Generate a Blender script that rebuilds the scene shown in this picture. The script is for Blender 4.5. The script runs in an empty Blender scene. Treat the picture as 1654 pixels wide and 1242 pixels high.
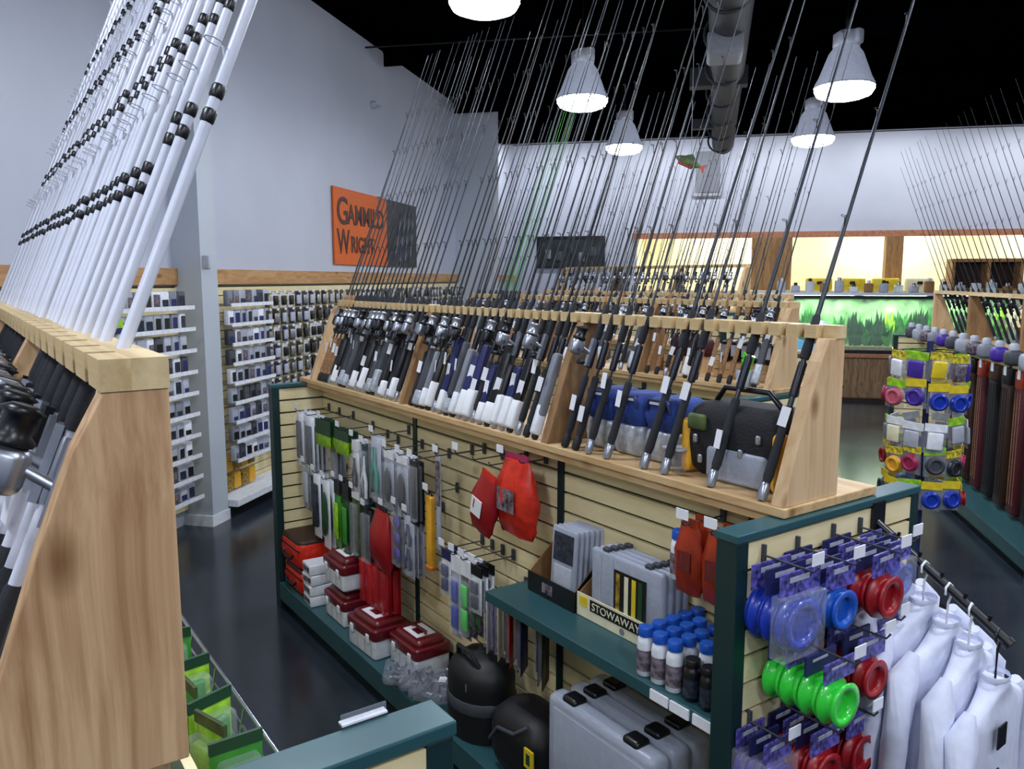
import bpy, math, random
from mathutils import Vector, Matrix, Euler
R = random.Random(7)
D = bpy.data; S = bpy.context.scene; COL = S.collection
PI = math.pi
# ---------------------------------------------------------------- camera, world, lights, exposure
AZ = math.radians(54.9); PITCH = math.radians(7.5)
cd = D.cameras.new('camera'); cam = D.objects.new('camera', cd); COL.objects.link(cam); S.camera = cam
cd.sensor_fit = 'HORIZONTAL'; cd.sensor_width = 36; cd.lens = 36 * 1292 / 1654
cd.clip_start = 0.02; cd.clip_end = 100
cam.location = (0, 0, 2.02)
fw = Vector((-math.sin(AZ) * math.cos(PITCH), math.cos(AZ) * math.cos(PITCH), -math.sin(PITCH)))
cam.rotation_euler = fw.to_track_quat('-Z', 'Y').to_euler()
w = D.worlds.new('world'); S.world = w; w.use_nodes = True
w.node_tree.nodes['Background'].inputs[0].default_value = (0.6, 0.7, 0.9, 1)
w.node_tree.nodes['Background'].inputs[1].default_value = 0.3
S.view_settings.view_transform = 'Standard'; S.view_settings.look = 'None'
S.view_settings.gamma = 1; S.view_settings.use_curve_mapping = False
S.view_settings.exposure = 0.38
# room frame: A runs along the left wall away from the camera, B points right of it
RA = Vector((-0.66653, 0.745476, 0)); RB = Vector((0.745476, 0.66653, 0))
RROT = math.atan2(RB.y, RB.x)          # rotation that maps local x->B, y->A
def room(a, b, z=0): v = RA * a + RB * b; return Vector((v.x, v.y, z))
LAMPS = [(5.98, -1.60), (8.54, -1.24), (11.94, -1.12), (8.13, 1.24), (11.18, 1.36)]
LAMPZ = [4.05, 3.86, 3.91, 3.76, 3.81]
OFFLAMPS = [(3.0, -1.7), (0.2, -1.7), (-2.6, -1.7), (5.2, 1.3), (2.4, 1.3), (-.4, 1.3), (-3, 1.3), (5.2, 4.4), (2.4, 4.4), (-.4, 4.4)]
LENS = 62   # strength of the glowing lamp bowls, the shop's light
def area(loc, size, power, rot=(0, 0, 0), color=(1, 1, 1), name='lamp_light', sy=None):
    l = D.lights.new(name, 'AREA'); l.energy = power; l.color = color
    if sy: l.shape = 'RECTANGLE'; l.size = size; l.size_y = sy
    else: l.shape = 'DISK'; l.size = size
    o = D.objects.new(name, l); COL.objects.link(o); o.location = loc; o.rotation_euler = rot; return o

ORD = 'first second third fourth fifth sixth seventh eighth ninth tenth eleventh twelfth thirteenth fourteenth fifteenth sixteenth seventeenth eighteenth nineteenth twentieth'.split()
ORD += ['twenty-' + q for q in ORD[:9]] + ['thirtieth'] + ['thirty-' + q for q in ORD[:9]] + ['fortieth'] + ['forty-' + q for q in ORD[:9]] + ['fiftieth']
# ---------------------------------------------------------------- materials
MAT = {}
def lin(c):
    return tuple((x / 255 / 12.92 if x / 255 <= .04045 else ((x / 255 + .055) / 1.055) ** 2.4) for x in c)
def mat(name, rgb, rough=.5, metal=0, noise=.08, scale=30, bump=0, emit=None, estr=0, alpha=None, spec=.5, aniso=None, coat=0):
    m = D.materials.new(name); m.use_nodes = True; nt = m.node_tree; n = nt.nodes; L = nt.links
    p = n['Principled BSDF']; c = lin(rgb)
    p.inputs['Roughness'].default_value = rough; p.inputs['Metallic'].default_value = metal
    p.inputs['Specular IOR Level'].default_value = spec
    p.inputs['Coat Weight'].default_value = coat
    tc = n.new('ShaderNodeTexCoord'); nz = n.new('ShaderNodeTexNoise'); nz.inputs['Scale'].default_value = scale
    nz.inputs['Detail'].default_value = 3
    if aniso:
        mp = n.new('ShaderNodeMapping'); mp.inputs['Scale'].default_value = aniso
        L.new(tc.outputs['Object'], mp.inputs['Vector']); L.new(mp.outputs[0], nz.inputs['Vector'])
    else: L.new(tc.outputs['Object'], nz.inputs['Vector'])
    r = n.new('ShaderNodeValToRGB')
    r.color_ramp.elements[0].position = .3; r.color_ramp.elements[1].position = .7
    r.color_ramp.elements[0].color = (*[max(0, x * (1 - noise * 1.6)) for x in c], 1)
    r.color_ramp.elements[1].color = (*[min(1, x * (1 + noise)) for x in c], 1)
    L.new(nz.outputs['Fac'], r.inputs['Fac']); L.new(r.outputs['Color'], p.inputs['Base Color'])
    if bump:
        b = n.new('ShaderNodeBump'); b.inputs['Strength'].default_value = bump; b.inputs['Distance'].default_value = .01
        L.new(nz.outputs['Fac'], b.inputs['Height']); L.new(b.outputs['Normal'], p.inputs['Normal'])
    if emit: p.inputs['Emission Color'].default_value = (*lin(emit), 1); p.inputs['Emission Strength'].default_value = estr
    if alpha is not None: p.inputs['Alpha'].default_value = alpha
    MAT[name] = m; return m
def wood(name, light, dark, grain='z', rough=.5, scale=1.0, knots=True, wander=2.2):
    """streaky softwood; grain axis in object coordinates"""
    m = D.materials.new(name); m.use_nodes = True; nt = m.node_tree; n = nt.nodes; L = nt.links
    p = n['Principled BSDF']; p.inputs['Roughness'].default_value = rough; p.inputs['Specular IOR Level'].default_value = .25
    tc = n.new('ShaderNodeTexCoord'); mp = n.new('ShaderNodeMapping')
    s = {'x': (1.2, 26, 26), 'y': (26, 1.2, 26), 'z': (26, 26, 1.2)}[grain]
    mp.inputs['Scale'].default_value = tuple(v * scale for v in s)
    L.new(tc.outputs['Object'], mp.inputs['Vector'])
    # slow wander of the grain
    wn = n.new('ShaderNodeTexNoise'); wn.inputs['Scale'].default_value = 3.2; wn.inputs['Detail'].default_value = 1
    L.new(tc.outputs['Object'], wn.inputs['Vector'])
    ad = n.new('ShaderNodeVectorMath'); ad.operation = 'MULTIPLY_ADD'
    L.new(wn.outputs['Color'], ad.inputs[0]); ad.inputs[1].default_value = (wander,) * 3; L.new(mp.outputs[0], ad.inputs[2])
    nz = n.new('ShaderNodeTexNoise'); nz.inputs['Scale'].default_value = 1.0; nz.inputs['Detail'].default_value = 5; nz.inputs['Roughness'].default_value = .6
    L.new(ad.outputs[0], nz.inputs['Vector'])
    r = n.new('ShaderNodeValToRGB'); e = r.color_ramp.elements
    e[0].position = .32; e[0].color = (*lin(dark), 1); e[1].position = .62; e[1].color = (*lin(light), 1)
    L.new(nz.outputs['Fac'], r.inputs['Fac'])
    out = r.outputs['Color']
    if knots:
        vo = n.new('ShaderNodeTexVoronoi'); vo.inputs['Scale'].default_value = 1.0
        m2 = n.new('ShaderNodeMapping'); ks = {'x': (3, 7, 7), 'y': (7, 3, 7), 'z': (6, 6, 3.2)}[grain]
        m2.inputs['Scale'].default_value = ks; m2.inputs['Location'].default_value = (.3, .35, .1)
        L.new(tc.outputs['Object'], m2.inputs['Vector']); L.new(m2.outputs[0], vo.inputs['Vector'])
        kr = n.new('ShaderNodeValToRGB'); kr.color_ramp.elements[0].position = .05; kr.color_ramp.elements[1].position = .16
        kr.color_ramp.elements[0].color = (.45, .36, .28, 1); kr.color_ramp.elements[1].color = (1, 1, 1, 1)
        L.new(vo.outputs['Distance'], kr.inputs['Fac'])
        mx = n.new('ShaderNodeMix'); mx.data_type = 'RGBA'; mx.blend_type = 'MULTIPLY'; mx.inputs[0].default_value = 1
        L.new(out, mx.inputs[6]); L.new(kr.outputs['Color'], mx.inputs[7]); out = mx.outputs[2]
    L.new(out, p.inputs['Base Color'])
    b = n.new('ShaderNodeBump'); b.inputs['Strength'].default_value = .15; b.inputs['Distance'].default_value = .004
    L.new(nz.outputs['Fac'], b.inputs['Height']); L.new(b.outputs['Normal'], p.inputs['Normal'])
    MAT[name] = m; return m
def clear(name, tint=(230, 235, 245), fac=.55, rough=.25):
    """clear or frosted plastic: part see-through, part glossy skin"""
    m = D.materials.new(name); m.use_nodes = True; nt = m.node_tree; n = nt.nodes; L = nt.links
    p = n['Principled BSDF']; p.inputs['Base Color'].default_value = (*lin(tint), 1); p.inputs['Roughness'].default_value = rough
    nz = n.new('ShaderNodeTexNoise'); nz.inputs['Scale'].default_value = 14
    mr = n.new('ShaderNodeMapRange'); mr.inputs[3].default_value = max(0, fac - .12); mr.inputs[4].default_value = min(1, fac + .12)
    L.new(nz.outputs['Fac'], mr.inputs[0]); L.new(mr.outputs[0], p.inputs['Alpha'])
    MAT[name] = m; return m
wood('wood_panel', (204, 168, 128), (160, 120, 84), 'z', scale=1.7, wander=1.7)
wood('wood_board', (208, 178, 138), (186, 150, 110), 'z', wander=1.2)
wood('wood_board_dark', (150, 118, 82), (118, 86, 56), 'z')
wood('wood_rail', (214, 192, 148), (186, 158, 112), 'x', knots=False)
wood('wood_ledge', (206, 176, 132), (178, 142, 98), 'x')
wood('wood_slat', (234, 220, 178), (218, 202, 154), 'x', rough=.45, scale=.6, knots=False)
wood('wood_slat_end', (234, 220, 178), (218, 202, 154), 'y', rough=.45, scale=.6, knots=False)
wood('wood_trim', (190, 150, 104), (158, 112, 70), 'y')
wood('wood_counter', (150, 122, 92), (104, 80, 58), 'z')
wood('wood_red', (176, 124, 96), (140, 92, 70), 'y', knots=False)
mat('teal', (44, 84, 90), .35, .1, .06, 8)
mat('teal_dark', (20, 48, 50), .4, .1, .06, 8)
mat('groove', (58, 66, 40), .7, 0, .1)
mat('black', (14, 15, 20), .35); mat('black_bag', (13, 14, 19), .55, bump=.15, scale=20); mat('black_soft', (16, 17, 22), .8, bump=.3, scale=120); mat('rubber', (24, 24, 28), .7)
mat('foam', (34, 36, 42), .85, noise=.2, scale=200); mat('graphite', (52, 56, 64), .3, .4)
mat('silver', (170, 175, 185), .3, .8); mat('chrome', (200, 205, 215), .18, 1); mat('dark_metal', (50, 52, 58), .35, .8)
mat('white', (222, 226, 234), .5); mat('white_gloss', (206, 210, 224), .25, 0, .03); mat('paper', (228, 230, 234), .7, noise=.03)
mat('cork', (150, 112, 76), .8, noise=.35, scale=90); mat('brown_dark', (52, 30, 22), .5)
mat('red', (150, 16, 26), .35); mat('red_deep', (96, 12, 26), .3, coat=.3); mat('red_orange', (206, 42, 24), .35, noise=.2)
mat('orange', (214, 110, 24), .5); mat('amber', (150, 44, 18), .3, noise=.3, scale=12); mat('yellow', (222, 196, 40), .4); mat('yellow_orange', (232, 172, 48), .45)
mat('green_neon', (52, 214, 62), .25, coat=.4); mat('green', (52, 140, 44), .45); mat('lime', (150, 206, 40), .45, noise=.25); mat('green_dark', (22, 66, 40), .5)
mat('teal_bright', (40, 150, 128), .4); mat('camo', (70, 84, 40), .7, noise=.5, scale=18)
mat('blue', (20, 54, 170), .3, coat=.3); mat('blue_cap', (18, 84, 184), .35); mat('navy', (22, 30, 86), .6, noise=.2); mat('blue_fabric', (26, 56, 130), .75, bump=.3, scale=80)
mat('blue_light', (104, 178, 208), .8); mat('purple', (66, 40, 150), .4); mat('magenta', (160, 36, 84), .35); mat('maroon', (74, 16, 30), .6)
mat('silver_fabric', (176, 182, 190), .4, .3, .2, 40, bump=.4); mat('grey', (120, 124, 134), .6); mat('grey_light', (172, 176, 190), .5); mat('grey_dark', (62, 66, 74), .55)
mat('shirt_white', (212, 216, 236), .85, noise=.05, bump=.15, scale=25); mat('skin', (196, 140, 116), .55); mat('hair', (200, 196, 196), .8)
mat('kraft', (150, 112, 72), .8, noise=.1); mat('cream', (226, 220, 188), .6, noise=.05); mat('cream_wall', (226, 220, 184), .7, noise=.03)
mat('gravel', (140, 130, 96), .8, noise=.4, scale=60); mat('tank_back', (96, 150, 92), .6, noise=.8, scale=4); mat('leaf', (36, 128, 34), .5, noise=.4, scale=9); mat('leaf_dark', (10, 70, 26), .5, noise=.3, scale=9)
mat('duct', (34, 36, 44), .7, 0); mat('ceiling', (3, 4, 8), .9, noise=.3, scale=3, spec=0); mat('fixture', (196, 200, 214), .35, .2)
mat('lens', (255, 255, 255), .5, emit=(236, 243, 255), estr=LENS)
mat('tube_light', (255, 255, 255), .5, emit=(225, 255, 215), estr=14)
mat('shade', (176, 182, 200), .3, .1, emit=(180, 190, 215), estr=.22)
mat('pink', (190, 90, 110), .5); mat('sign_orange', (214, 96, 24), .6, noise=.06); mat('sign_dark', (46, 50, 58), .6, noise=.3, scale=6)
mat('sign_ink', (70, 34, 24), .6); mat('sign_green', (24, 34, 38), .5, noise=.4, scale=5)
mat('tag', (230, 232, 240), .6, noise=.02)
mat('print_dark', (40, 48, 66), .4, noise=.7, scale=60); mat('print_blue', (84, 80, 160), .4, noise=.9, scale=70); mat('print_yellow', (214, 196, 60), .4, noise=.45, scale=50); mat('print_mix', (110, 100, 110), .4, noise=.8, scale=45); mat('print_gold', (150, 120, 40), .4, noise=.8, scale=50)
clear('clear', fac=.13, rough=.1); clear('frost', (186, 194, 212), .6, .3); clear('clear_blue', (60, 90, 200), .5, .2); clear('clear_red', (200, 40, 50), .6, .2)
clear('glass', (210, 240, 225), .12, .05); clear('bagclear', (170, 175, 190), .22, .12)
def wallmat(name, rgb, rough=.55):
    m = mat(name, rgb, rough, noise=.035, scale=1.3, bump=.02); return m
wallmat('wall_paint', (182, 188, 204), .42); wallmat('pilaster_paint', (178, 186, 196), .5)
# dark polished concrete floor
m = D.materials.new('floor'); m.use_nodes = True; nt = m.node_tree; n = nt.nodes; L = nt.links; p = n['Principled BSDF']
tc = n.new('ShaderNodeTexCoord'); a1 = n.new('ShaderNodeTexNoise'); a1.inputs['Scale'].default_value = 1.1; a1.inputs['Detail'].default_value = 8; a1.inputs['Roughness'].default_value = .65
L.new(tc.outputs['Object'], a1.inputs['Vector']); r = n.new('ShaderNodeValToRGB'); e = r.color_ramp.elements
e[0].position = .3; e[0].color = (*lin((24, 28, 38)), 1); e[1].position = .72; e[1].color = (*lin((46, 56, 64)), 1)
L.new(a1.outputs['Fac'], r.inputs['Fac']); L.new(r.outputs['Color'], p.inputs['Base Color'])
mr = n.new('ShaderNodeMapRange'); mr.inputs[3].default_value = .1; mr.inputs[4].default_value = .3; L.new(a1.outputs['Fac'], mr.inputs[0]); L.new(mr.outputs[0], p.inputs['Roughness'])
MAT['floor'] = m

# ---------------------------------------------------------------- mesh builder
class MB:
    def __init__(s): s.v = []; s.f = []; s.m = []; s.s = []
    def add(s, vs, fs, m=0, sm=False):
        b = len(s.v); s.v += [tuple(v) for v in vs]
        for f in fs: s.f.append(tuple(i + b for i in f)); s.m.append(m); s.s.append(sm)
        return s
    def box(s, x0, x1, y0, y1, z0, z1, m=0):
        vs = [(x, y, z) for z in (z0, z1) for y in (y0, y1) for x in (x0, x1)]
        return s.add(vs, [(0, 2, 3, 1), (4, 5, 7, 6), (0, 1, 5, 4), (2, 6, 7, 3), (0, 4, 6, 2), (1, 3, 7, 5)], m)
    def obox(s, c, size, rot=(0, 0, 0), m=0):
        M = Euler(rot).to_matrix(); c = Vector(c); hx, hy, hz = [q / 2 for q in size]
        vs = [c + M @ Vector((x, y, z)) for z in (-hz, hz) for y in (-hy, hy) for x in (-hx, hx)]
        return s.add(vs, [(0, 2, 3, 1), (4, 5, 7, 6), (0, 1, 5, 4), (2, 6, 7, 3), (0, 4, 6, 2), (1, 3, 7, 5)], m)
    def loft(s, rings, m=0, cap=True, sm=True, close=True):
        k = len(rings[0]); vs = [q for r in rings for q in r]; fs = []
        for i in range(len(rings) - 1):
            for j in range(k if close else k - 1):
                a = i * k + j; b = i * k + (j + 1) % k; fs.append((a, b, b + k, a + k))
        s.add(vs, fs, m, sm)
        if cap:
            s.add(rings[0], [tuple(range(k))[::-1]], m); s.add(rings[-1], [tuple(range(k))], m)
        return s
    def path(s, pts, r, n=6, m=0, cap=True, sm=True):
        pts = [Vector(q) for q in pts]; rs = r if isinstance(r, (list, tuple)) else [r] * len(pts); rings = []
        for i, q in enumerate(pts):
            t = (pts[min(i + 1, len(pts) - 1)] - pts[max(i - 1, 0)]).normalized()
            u = t.cross(Vector((0, 0, 1)))
            if u.length < .1: u = t.cross(Vector((1, 0, 0)))
            u.normalize(); w2 = t.cross(u)
            rings.append([q + (u * math.cos(2 * PI * k / n) + w2 * math.sin(2 * PI * k / n)) * rs[i] for k in range(n)])
        return s.loft(rings, m, cap, sm)
    def lathe(s, prof, n=16, m=0, M=None, cap=True, sm=True):
        M = M or Matrix(); rings = [[M @ Vector((r * math.cos(2 * PI * k / n), r * math.sin(2 * PI * k / n), z)) for k in range(n)] for r, z in prof]
        return s.loft(rings, m, cap, sm)
    def torus(s, c, R0, r0, axis='z', n=14, k=5, m=0):
        rings = []
        for i in range(n + 1):
            a = 2 * PI * i / n; ring = []
            for j in range(k):
                b = 2 * PI * j / k; rr = R0 + r0 * math.cos(b); q = (rr * math.cos(a), rr * math.sin(a), r0 * math.sin(b))
                if axis == 'x': q = (q[2], q[0], q[1])
                if axis == 'y': q = (q[0], q[2], q[1])
                ring.append((q[0] + c[0], q[1] + c[1], q[2] + c[2]))
            rings.append(ring)
        return s.loft(rings, m, False, True)
    def rbox(s, c, size, r=.02, m=0, seg=3, rz=None, bulge=0):
        """box with rounded edges, centred on c"""
        hx, hy, hz = [q / 2 for q in size]; r = min(r, hx * .98, hy * .98); rz = min(rz if rz is not None else r, hz * .98); rings = []
        def ring(z, ins):
            o = []
            ax, ay = hx - ins, hy - ins; rr = max(r - ins * .6, .0005); rr = min(rr, ax, ay)
            for qx, qy, a0 in ((1, 1, 0), (-1, 1, 90), (-1, -1, 180), (1, -1, 270)):
                for k in range(seg + 1):
                    a = math.radians(a0 + 90 * k / seg)
                    x = qx * (ax - rr) + rr * math.cos(a); y = qy * (ay - rr) + rr * math.sin(a)
                    o.append((c[0] + x, c[1] + y, c[2] + z))
            return o
        for k in range(seg, -1, -1):
            a = PI / 2 * k / seg; rings.append(ring(-hz + rz * (1 - math.sin(a)), rz * (1 - math.cos(a))))
        if bulge: rings.append(ring(0, -bulge))
        for k in range(seg + 1):
            a = PI / 2 * k / seg; rings.append(ring(hz - rz * (1 - math.sin(a)), rz * (1 - math.cos(a))))
        return s.loft(rings, m)
    def prism(s, poly, t0, t1, plane='yz', m=0):
        def P(u, v, t): return {'yz': (t, u, v), 'xz': (u, t, v), 'xy': (u, v, t)}[plane]
        k = len(poly); vs = [P(u, v, t0) for u, v in poly] + [P(u, v, t1) for u, v in poly]
        fs = [tuple(range(k))[::-1], tuple(range(k, 2 * k))] + [(i, (i + 1) % k, (i + 1) % k + k, i + k) for i in range(k)]
        return s.add(vs, fs, m)
    def mesh(s, name, mats, off=(0, 0, 0)):
        me = D.meshes.new(name); o = Vector(off)
        me.from_pydata([tuple(Vector(v) - o) for v in s.v], [], s.f); 
        for q in mats: me.materials.append(MAT[q])
        me.polygons.foreach_set('material_index', s.m); me.polygons.foreach_set('use_smooth', s.s); me.update()
        import bmesh
        b = bmesh.new(); b.from_mesh(me); bmesh.ops.recalc_face_normals(b, faces=b.faces); b.to_mesh(me); b.free()
        return me
    def build(s, name, mats, parent=None, loc=(0, 0, 0), world=True, bev=0, rot=None):
        """world=True: vertices are world coordinates and loc (or the parent's place) is taken off"""
        if isinstance(mats, str): mats = [mats]
        off = (Vector(parent_world(parent)) if parent else Vector(loc)) if world else Vector((0, 0, 0))
        me = s.mesh(name, mats, off); o = D.objects.new(name, me); COL.objects.link(o)
        if parent: o.parent = parent
        if not parent or not world: o.location = loc
        if rot: o.rotation_euler = rot
        if bev:
            b = o.modifiers.new('bevel', 'BEVEL'); b.width = bev; b.segments = 2; b.limit_method = 'ANGLE'
        return o
def parent_world(p):
    v = Vector((0, 0, 0))
    while p: v = v + p.location; p = p.parent
    return v
def tag(o, label, cat, group=None, kind=None):
    if label: o['label'] = label
    if cat: o['category'] = cat
    if group: o['group'] = group
    if kind: o['kind'] = kind
    return o
def thing(name, loc, label, cat, group=None, rot=(0, 0, 0)):
    o = D.objects.new(name, None); COL.objects.link(o); o.location = loc; o.rotation_euler = rot; o.empty_display_size = .05
    return tag(o, label, cat, group)
def part(name, me, parent, loc=(0, 0, 0), rot=(0, 0, 0), label=None):
    o = D.objects.new(name, me); COL.objects.link(o); o.parent = parent; o.location = loc; o.rotation_euler = rot
    if label: o['label'] = label
    return o
def dup(o, loc=None, rot=None, label=None, group=None, parent=None, scale=None):
    c = o.copy(); COL.objects.link(c); c.parent = parent
    if loc is not None: c.location = loc
    if rot is not None: c.rotation_euler = rot
    if scale is not None: c.scale = scale
    if label: c['label'] = label
    if group: c['group'] = group
    for ch in list(KIDS.get(o.name) or [q for q in o.children]): dup(ch, parent=c)
    return c
KIDS = {}
def struct(name, mb, mats, **k):
    return tag(mb.build(name, mats, **k), None, None, kind='structure')

# ---------------------------------------------------------------- room shell (local x = B, y = A, rotated about the origin)
def rb(mb, name, mats, label=None, parent=None):
    o = mb.build(name, mats, parent, world=False)
    if not parent: o.rotation_euler = (0, 0, RROT); o['kind'] = 'structure'
    if label: o['label'] = label
    return o
CZ = 4.95
rb(MB().box(-4.6, 10, -6, 20, -.1, 0), 'floor', 'floor', 'dark polished concrete floor')
rb(MB().box(-4.6, 10, -6, 20, CZ, CZ + .1), 'ceiling', 'ceiling', 'black painted open ceiling')
wl = rb(MB().box(-4.3, -4.1, -6, 17.8, 0, CZ), 'wall_left', 'wall_paint', 'long white side wall')
wf = MB().box(-4.3, -1.35, 17.8, 18, 0, CZ).box(-1.35, 10, 17.8, 18, 2.94, CZ).box(-1.35, 10, 17.8, 18, 0, 1.0)
wf = rb(wf, 'wall_far', 'wall_paint', 'white far wall above the counter opening')
rb(MB().box(9.9, 10, -6, 20, 0, CZ), 'wall_right', 'wall_paint')
rb(MB().box(-4.3, 10, -6.1, -6, 0, CZ), 'wall_back', 'wall_paint')
rb(MB().box(-1.35, 10, 19.6, 19.7, 0, CZ), 'wall_rear_office', 'cream_wall', 'bright cream wall of the room behind the counter')
rb(MB().box(-1.45, -1.35, 18, 19.6, 0, CZ), 'wall_office_side', 'cream_wall')
# warm lights of the back room
for b in (0.6, 4.0, 7.5):
    area(room(18.8, b, 3.6), 1.6, 105, color=(1, .92, .74), name='office_light', rot=(0, 0, RROT), sy=.5)
rb(MB().box(-.02, .26, 5.66 - 5.66, .22, 0, CZ), 'pilaster', ['pilaster_paint'], 'white boxed pillar standing out of the side wall', wl).location = (-4.1, 5.66, 0)
rb(MB().box(0, .29, 0, .25, 0, .09), 'pilaster_base', ['white'], None, wl).location = (-4.12, 5.64, 0)
rb(MB().box(0, .68, 0, .3, 0, CZ - .02), 'pilaster', ['pilaster_paint'], 'broad white pillar at the far end of the side wall', wl).location = (-4.1, 13.35, 0)
rb(MB().rbox((0, 0, 0), (.07, .03, .11), .01), 'light_switch', ['grey_light'], 'small grey switch plate', wl).location = (-3.84 + .06, 5.645, 2.15)
for (a, z) in ((6.1, 3.9), (9.8, 4.2)):
    sm = MB().lathe([(.05, 0), (.05, .04), (.03, .07)], 10, M=Matrix.Rotation(PI / 2, 4, 'Y')); sm.path([(.06, 0, 0), (.12, 0, -.03)], .015)
    rb(sm, 'wall_sensor', ['grey_light'], 'small grey wall-mounted sensor', wl).location = (-4.1, a if a > 7 else 3.9, z if a > 7 else 3.3)
# wood trims of the left wall
rb(MB().box(-4.1, -4.05, -2, 5.66, 1.975, 2.105), 'trim_1', 'wood_trim', 'wooden rail along the near part of the side wall')
rb(MB().box(-4.1, -4.05, 5.88, 13.35, 1.975, 2.105), 'trim_2', 'wood_trim', 'wooden rail along the far part of the side wall')
rb(MB().box(-4.1, -4.06, 13.65, 17.8, 1.975, 2.105), 'trim_3', 'wood_trim', 'wooden rail past the broad pillar')
# slat panels of the left wall
sw = rb(MB().box(-4.1, -4.085, 1.0, 5.66, .12, 1.96).box(-4.1, -4.085, 5.88, 13.35, .12, 1.96), 'trim_4', 'groove', 'backing of the wall slat panels')
sm1 = MB().box(0, .014, 0, 4.66, 0, .068).mesh('slat', ['wood_slat_end']); sm2 = MB().box(0, .014, 0, 7.47, 0, .068).mesh('slat', ['wood_slat_end'])
for k in range(24):
    part('slat', sm1, sw, (-4.085, 1.0, .13 + k * .0762)); part('slat', sm2, sw, (-4.085, 5.88, .13 + k * .0762))
rb(MB().box(-4.1, -4.07, 5.88, 13.35, 0, .12), 'baseboard_left', 'white', 'white baseboard of the side wall')
# far wall opening: posts, header
rb(MB().box(-1.45, 10, 17.72, 17.84, 2.88, 3.0), 'trim_5', 'wood_red', 'brown header beam over the counter opening')
rb(MB().box(1.05, 1.85, 17.7, 17.95, 1.0, 2.88), 'trim_6', 'wood_board_dark', 'wide tan post in the counter opening')
rb(MB().box(3.66, 3.98, 17.7, 17.95, 1.0, 2.88), 'trim_7', 'wood_board_dark', 'narrow tan post in the counter opening')
rb(MB().box(-1.45, 10, 17.6, 18.0, .98, 1.08), 'trim_8', 'wood_red', 'sill of the counter opening')

# signs
sg = thing('wall_sign', room(9.93, -4.09, 2.64), 'orange and dark grey lettered sign above the rail on the side wall', 'sign', rot=(0, 0, RROT))
MB().box(0, .02, -1.37, .22, -.45, .43).build('orange_panel', 'sign_orange', sg, world=False)
MB().box(0, .02, .22, 1.37, -.45, .43).build('dark_panel', 'sign_dark', sg, world=False)
def text(s, size, matn, parent, loc, rot, name='lettering', ext=.002, bold=0, sx=1):
    c = D.curves.new(name, 'FONT'); c.body = s; c.size = size; c.extrude = ext; c.offset = bold; c.align_x = 'LEFT'
    t = D.objects.new(name, c); COL.objects.link(t); dg = bpy.context.evaluated_depsgraph_get()
    me = D.meshes.new_from_object(t.evaluated_get(dg)); D.objects.remove(t); me.materials.clear(); me.materials.append(MAT[matn])
    o = D.objects.new(name, me); COL.objects.link(o); o.parent = parent; o.location = loc; o.rotation_euler = rot; o.scale = (sx, 1, 1); return o
TR = (PI / 2, 0, PI / 2)
text('G', .44, 'sign_ink', sg, (.024, -1.3, .02), TR, bold=.006); text('AMMILD', .33, 'sign_ink', sg, (.024, -1.0, .03), TR, bold=.006, sx=.9)
text('W', .40, 'sign_ink', sg, (.024, -1.3, -.32), TR, bold=.006, sx=.8); text('RIGHT', .27, 'sign_ink', sg, (.024, -.93, -.3), TR, bold=.006, sx=.9)
for k in range(4): MB().path([(.03, .45 + k * .2, -.38), (.03, .75 + k * .15, .3)], .012).build('fish_rod_motif', 'grey', sg, world=False)
ds = thing('wall_sign', room(17.78, -2.8, 2.61), 'dark framed picture board high on the far wall', 'sign', rot=(0, 0, RROT))
MB().box(-.72, .72, -.03, 0, -.32, .32).build('board', 'sign_green', ds, world=False)
MB().box(-.76, .76, -.05, 0, .3, .35).box(-.76, .76, -.05, 0, -.35, -.3).box(-.76, -.7, -.05, 0, -.3, .3).box(.7, .76, -.05, 0, -.3, .3).build('frame', 'black', ds, world=False)
for k in range(5): MB().rbox((-.5 + k * .25, -.05, R.uniform(-.12, .12)), (.13, .02, .2), .03).build('picture', ['grey', 'grey_dark', 'graphite'][k % 3], ds, world=False)
ps = thing('wall_speaker', room(17.75, .1, 4.25), 'pale grey box panel high on the far wall under the ceiling', 'panel', rot=(0, 0, RROT))
MB().rbox((0, 0, 0), (.6, .1, 1.0), .02).build('housing', 'grey_light', ps, world=False); MB().box(-.25, .25, -.07, -.05, -.42, .42).build('face', 'grey', ps, world=False)

# ---------------------------------------------------------------- ceiling: lamps, duct, bars
def lamp_proto():
    t = thing('pendant_lamp', (0, 0, 0), '', 'lamp')
    MB().lathe([(.262, 0), (.262, .03), (.23, .09), (.15, .30), (.12, .34), (.11, .36)], 24, cap=False).build('shade', 'shade', t, world=False)
    b = MB().lathe([(.11, .35), (.12, .37), (.12, .47), (.07, .5)], 16); b.rbox((.09, 0, .43), (.12, .09, .13), .02); b.build('ballast', 'fixture', t, world=False)
    MB().lathe([(.258, .012), (.262, -.02), (.235, -.065), (.17, -.09), (.0, -.1)], 24, cap=False).build('lens', 'lens', t, world=False)
    MB().torus((0, 0, .01), .262, .008, n=24).build('rim', 'fixture', t, world=False)
    MB().path([(0, 0, .48), (0, 0, .6)], .015).build('stem', 'dark_metal', t, world=False)
    return t
LL = ['high-bay lamp at the top edge of the photo, nearest and mostly cut off', 'high-bay lamp, large one left of the hanging duct', 'high-bay lamp, smaller one below and right of the large left lamp, near the far wall',
      'high-bay lamp, large one upper right', 'high-bay lamp, smaller one directly below the large right lamp']
lp = lamp_proto()
for i, ((a, b), z) in enumerate(zip(LAMPS, LAMPZ)):
    o = lp if i == 0 else dup(lp)
    o.location = room(a, b, z); tag(o, LL[i], 'lamp', 'high-bay lamps over the shop')
    MB().path([(0, 0, .58), (0, 0, CZ - z)], .006, 5).build('cord', 'black', o, world=False)
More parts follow.
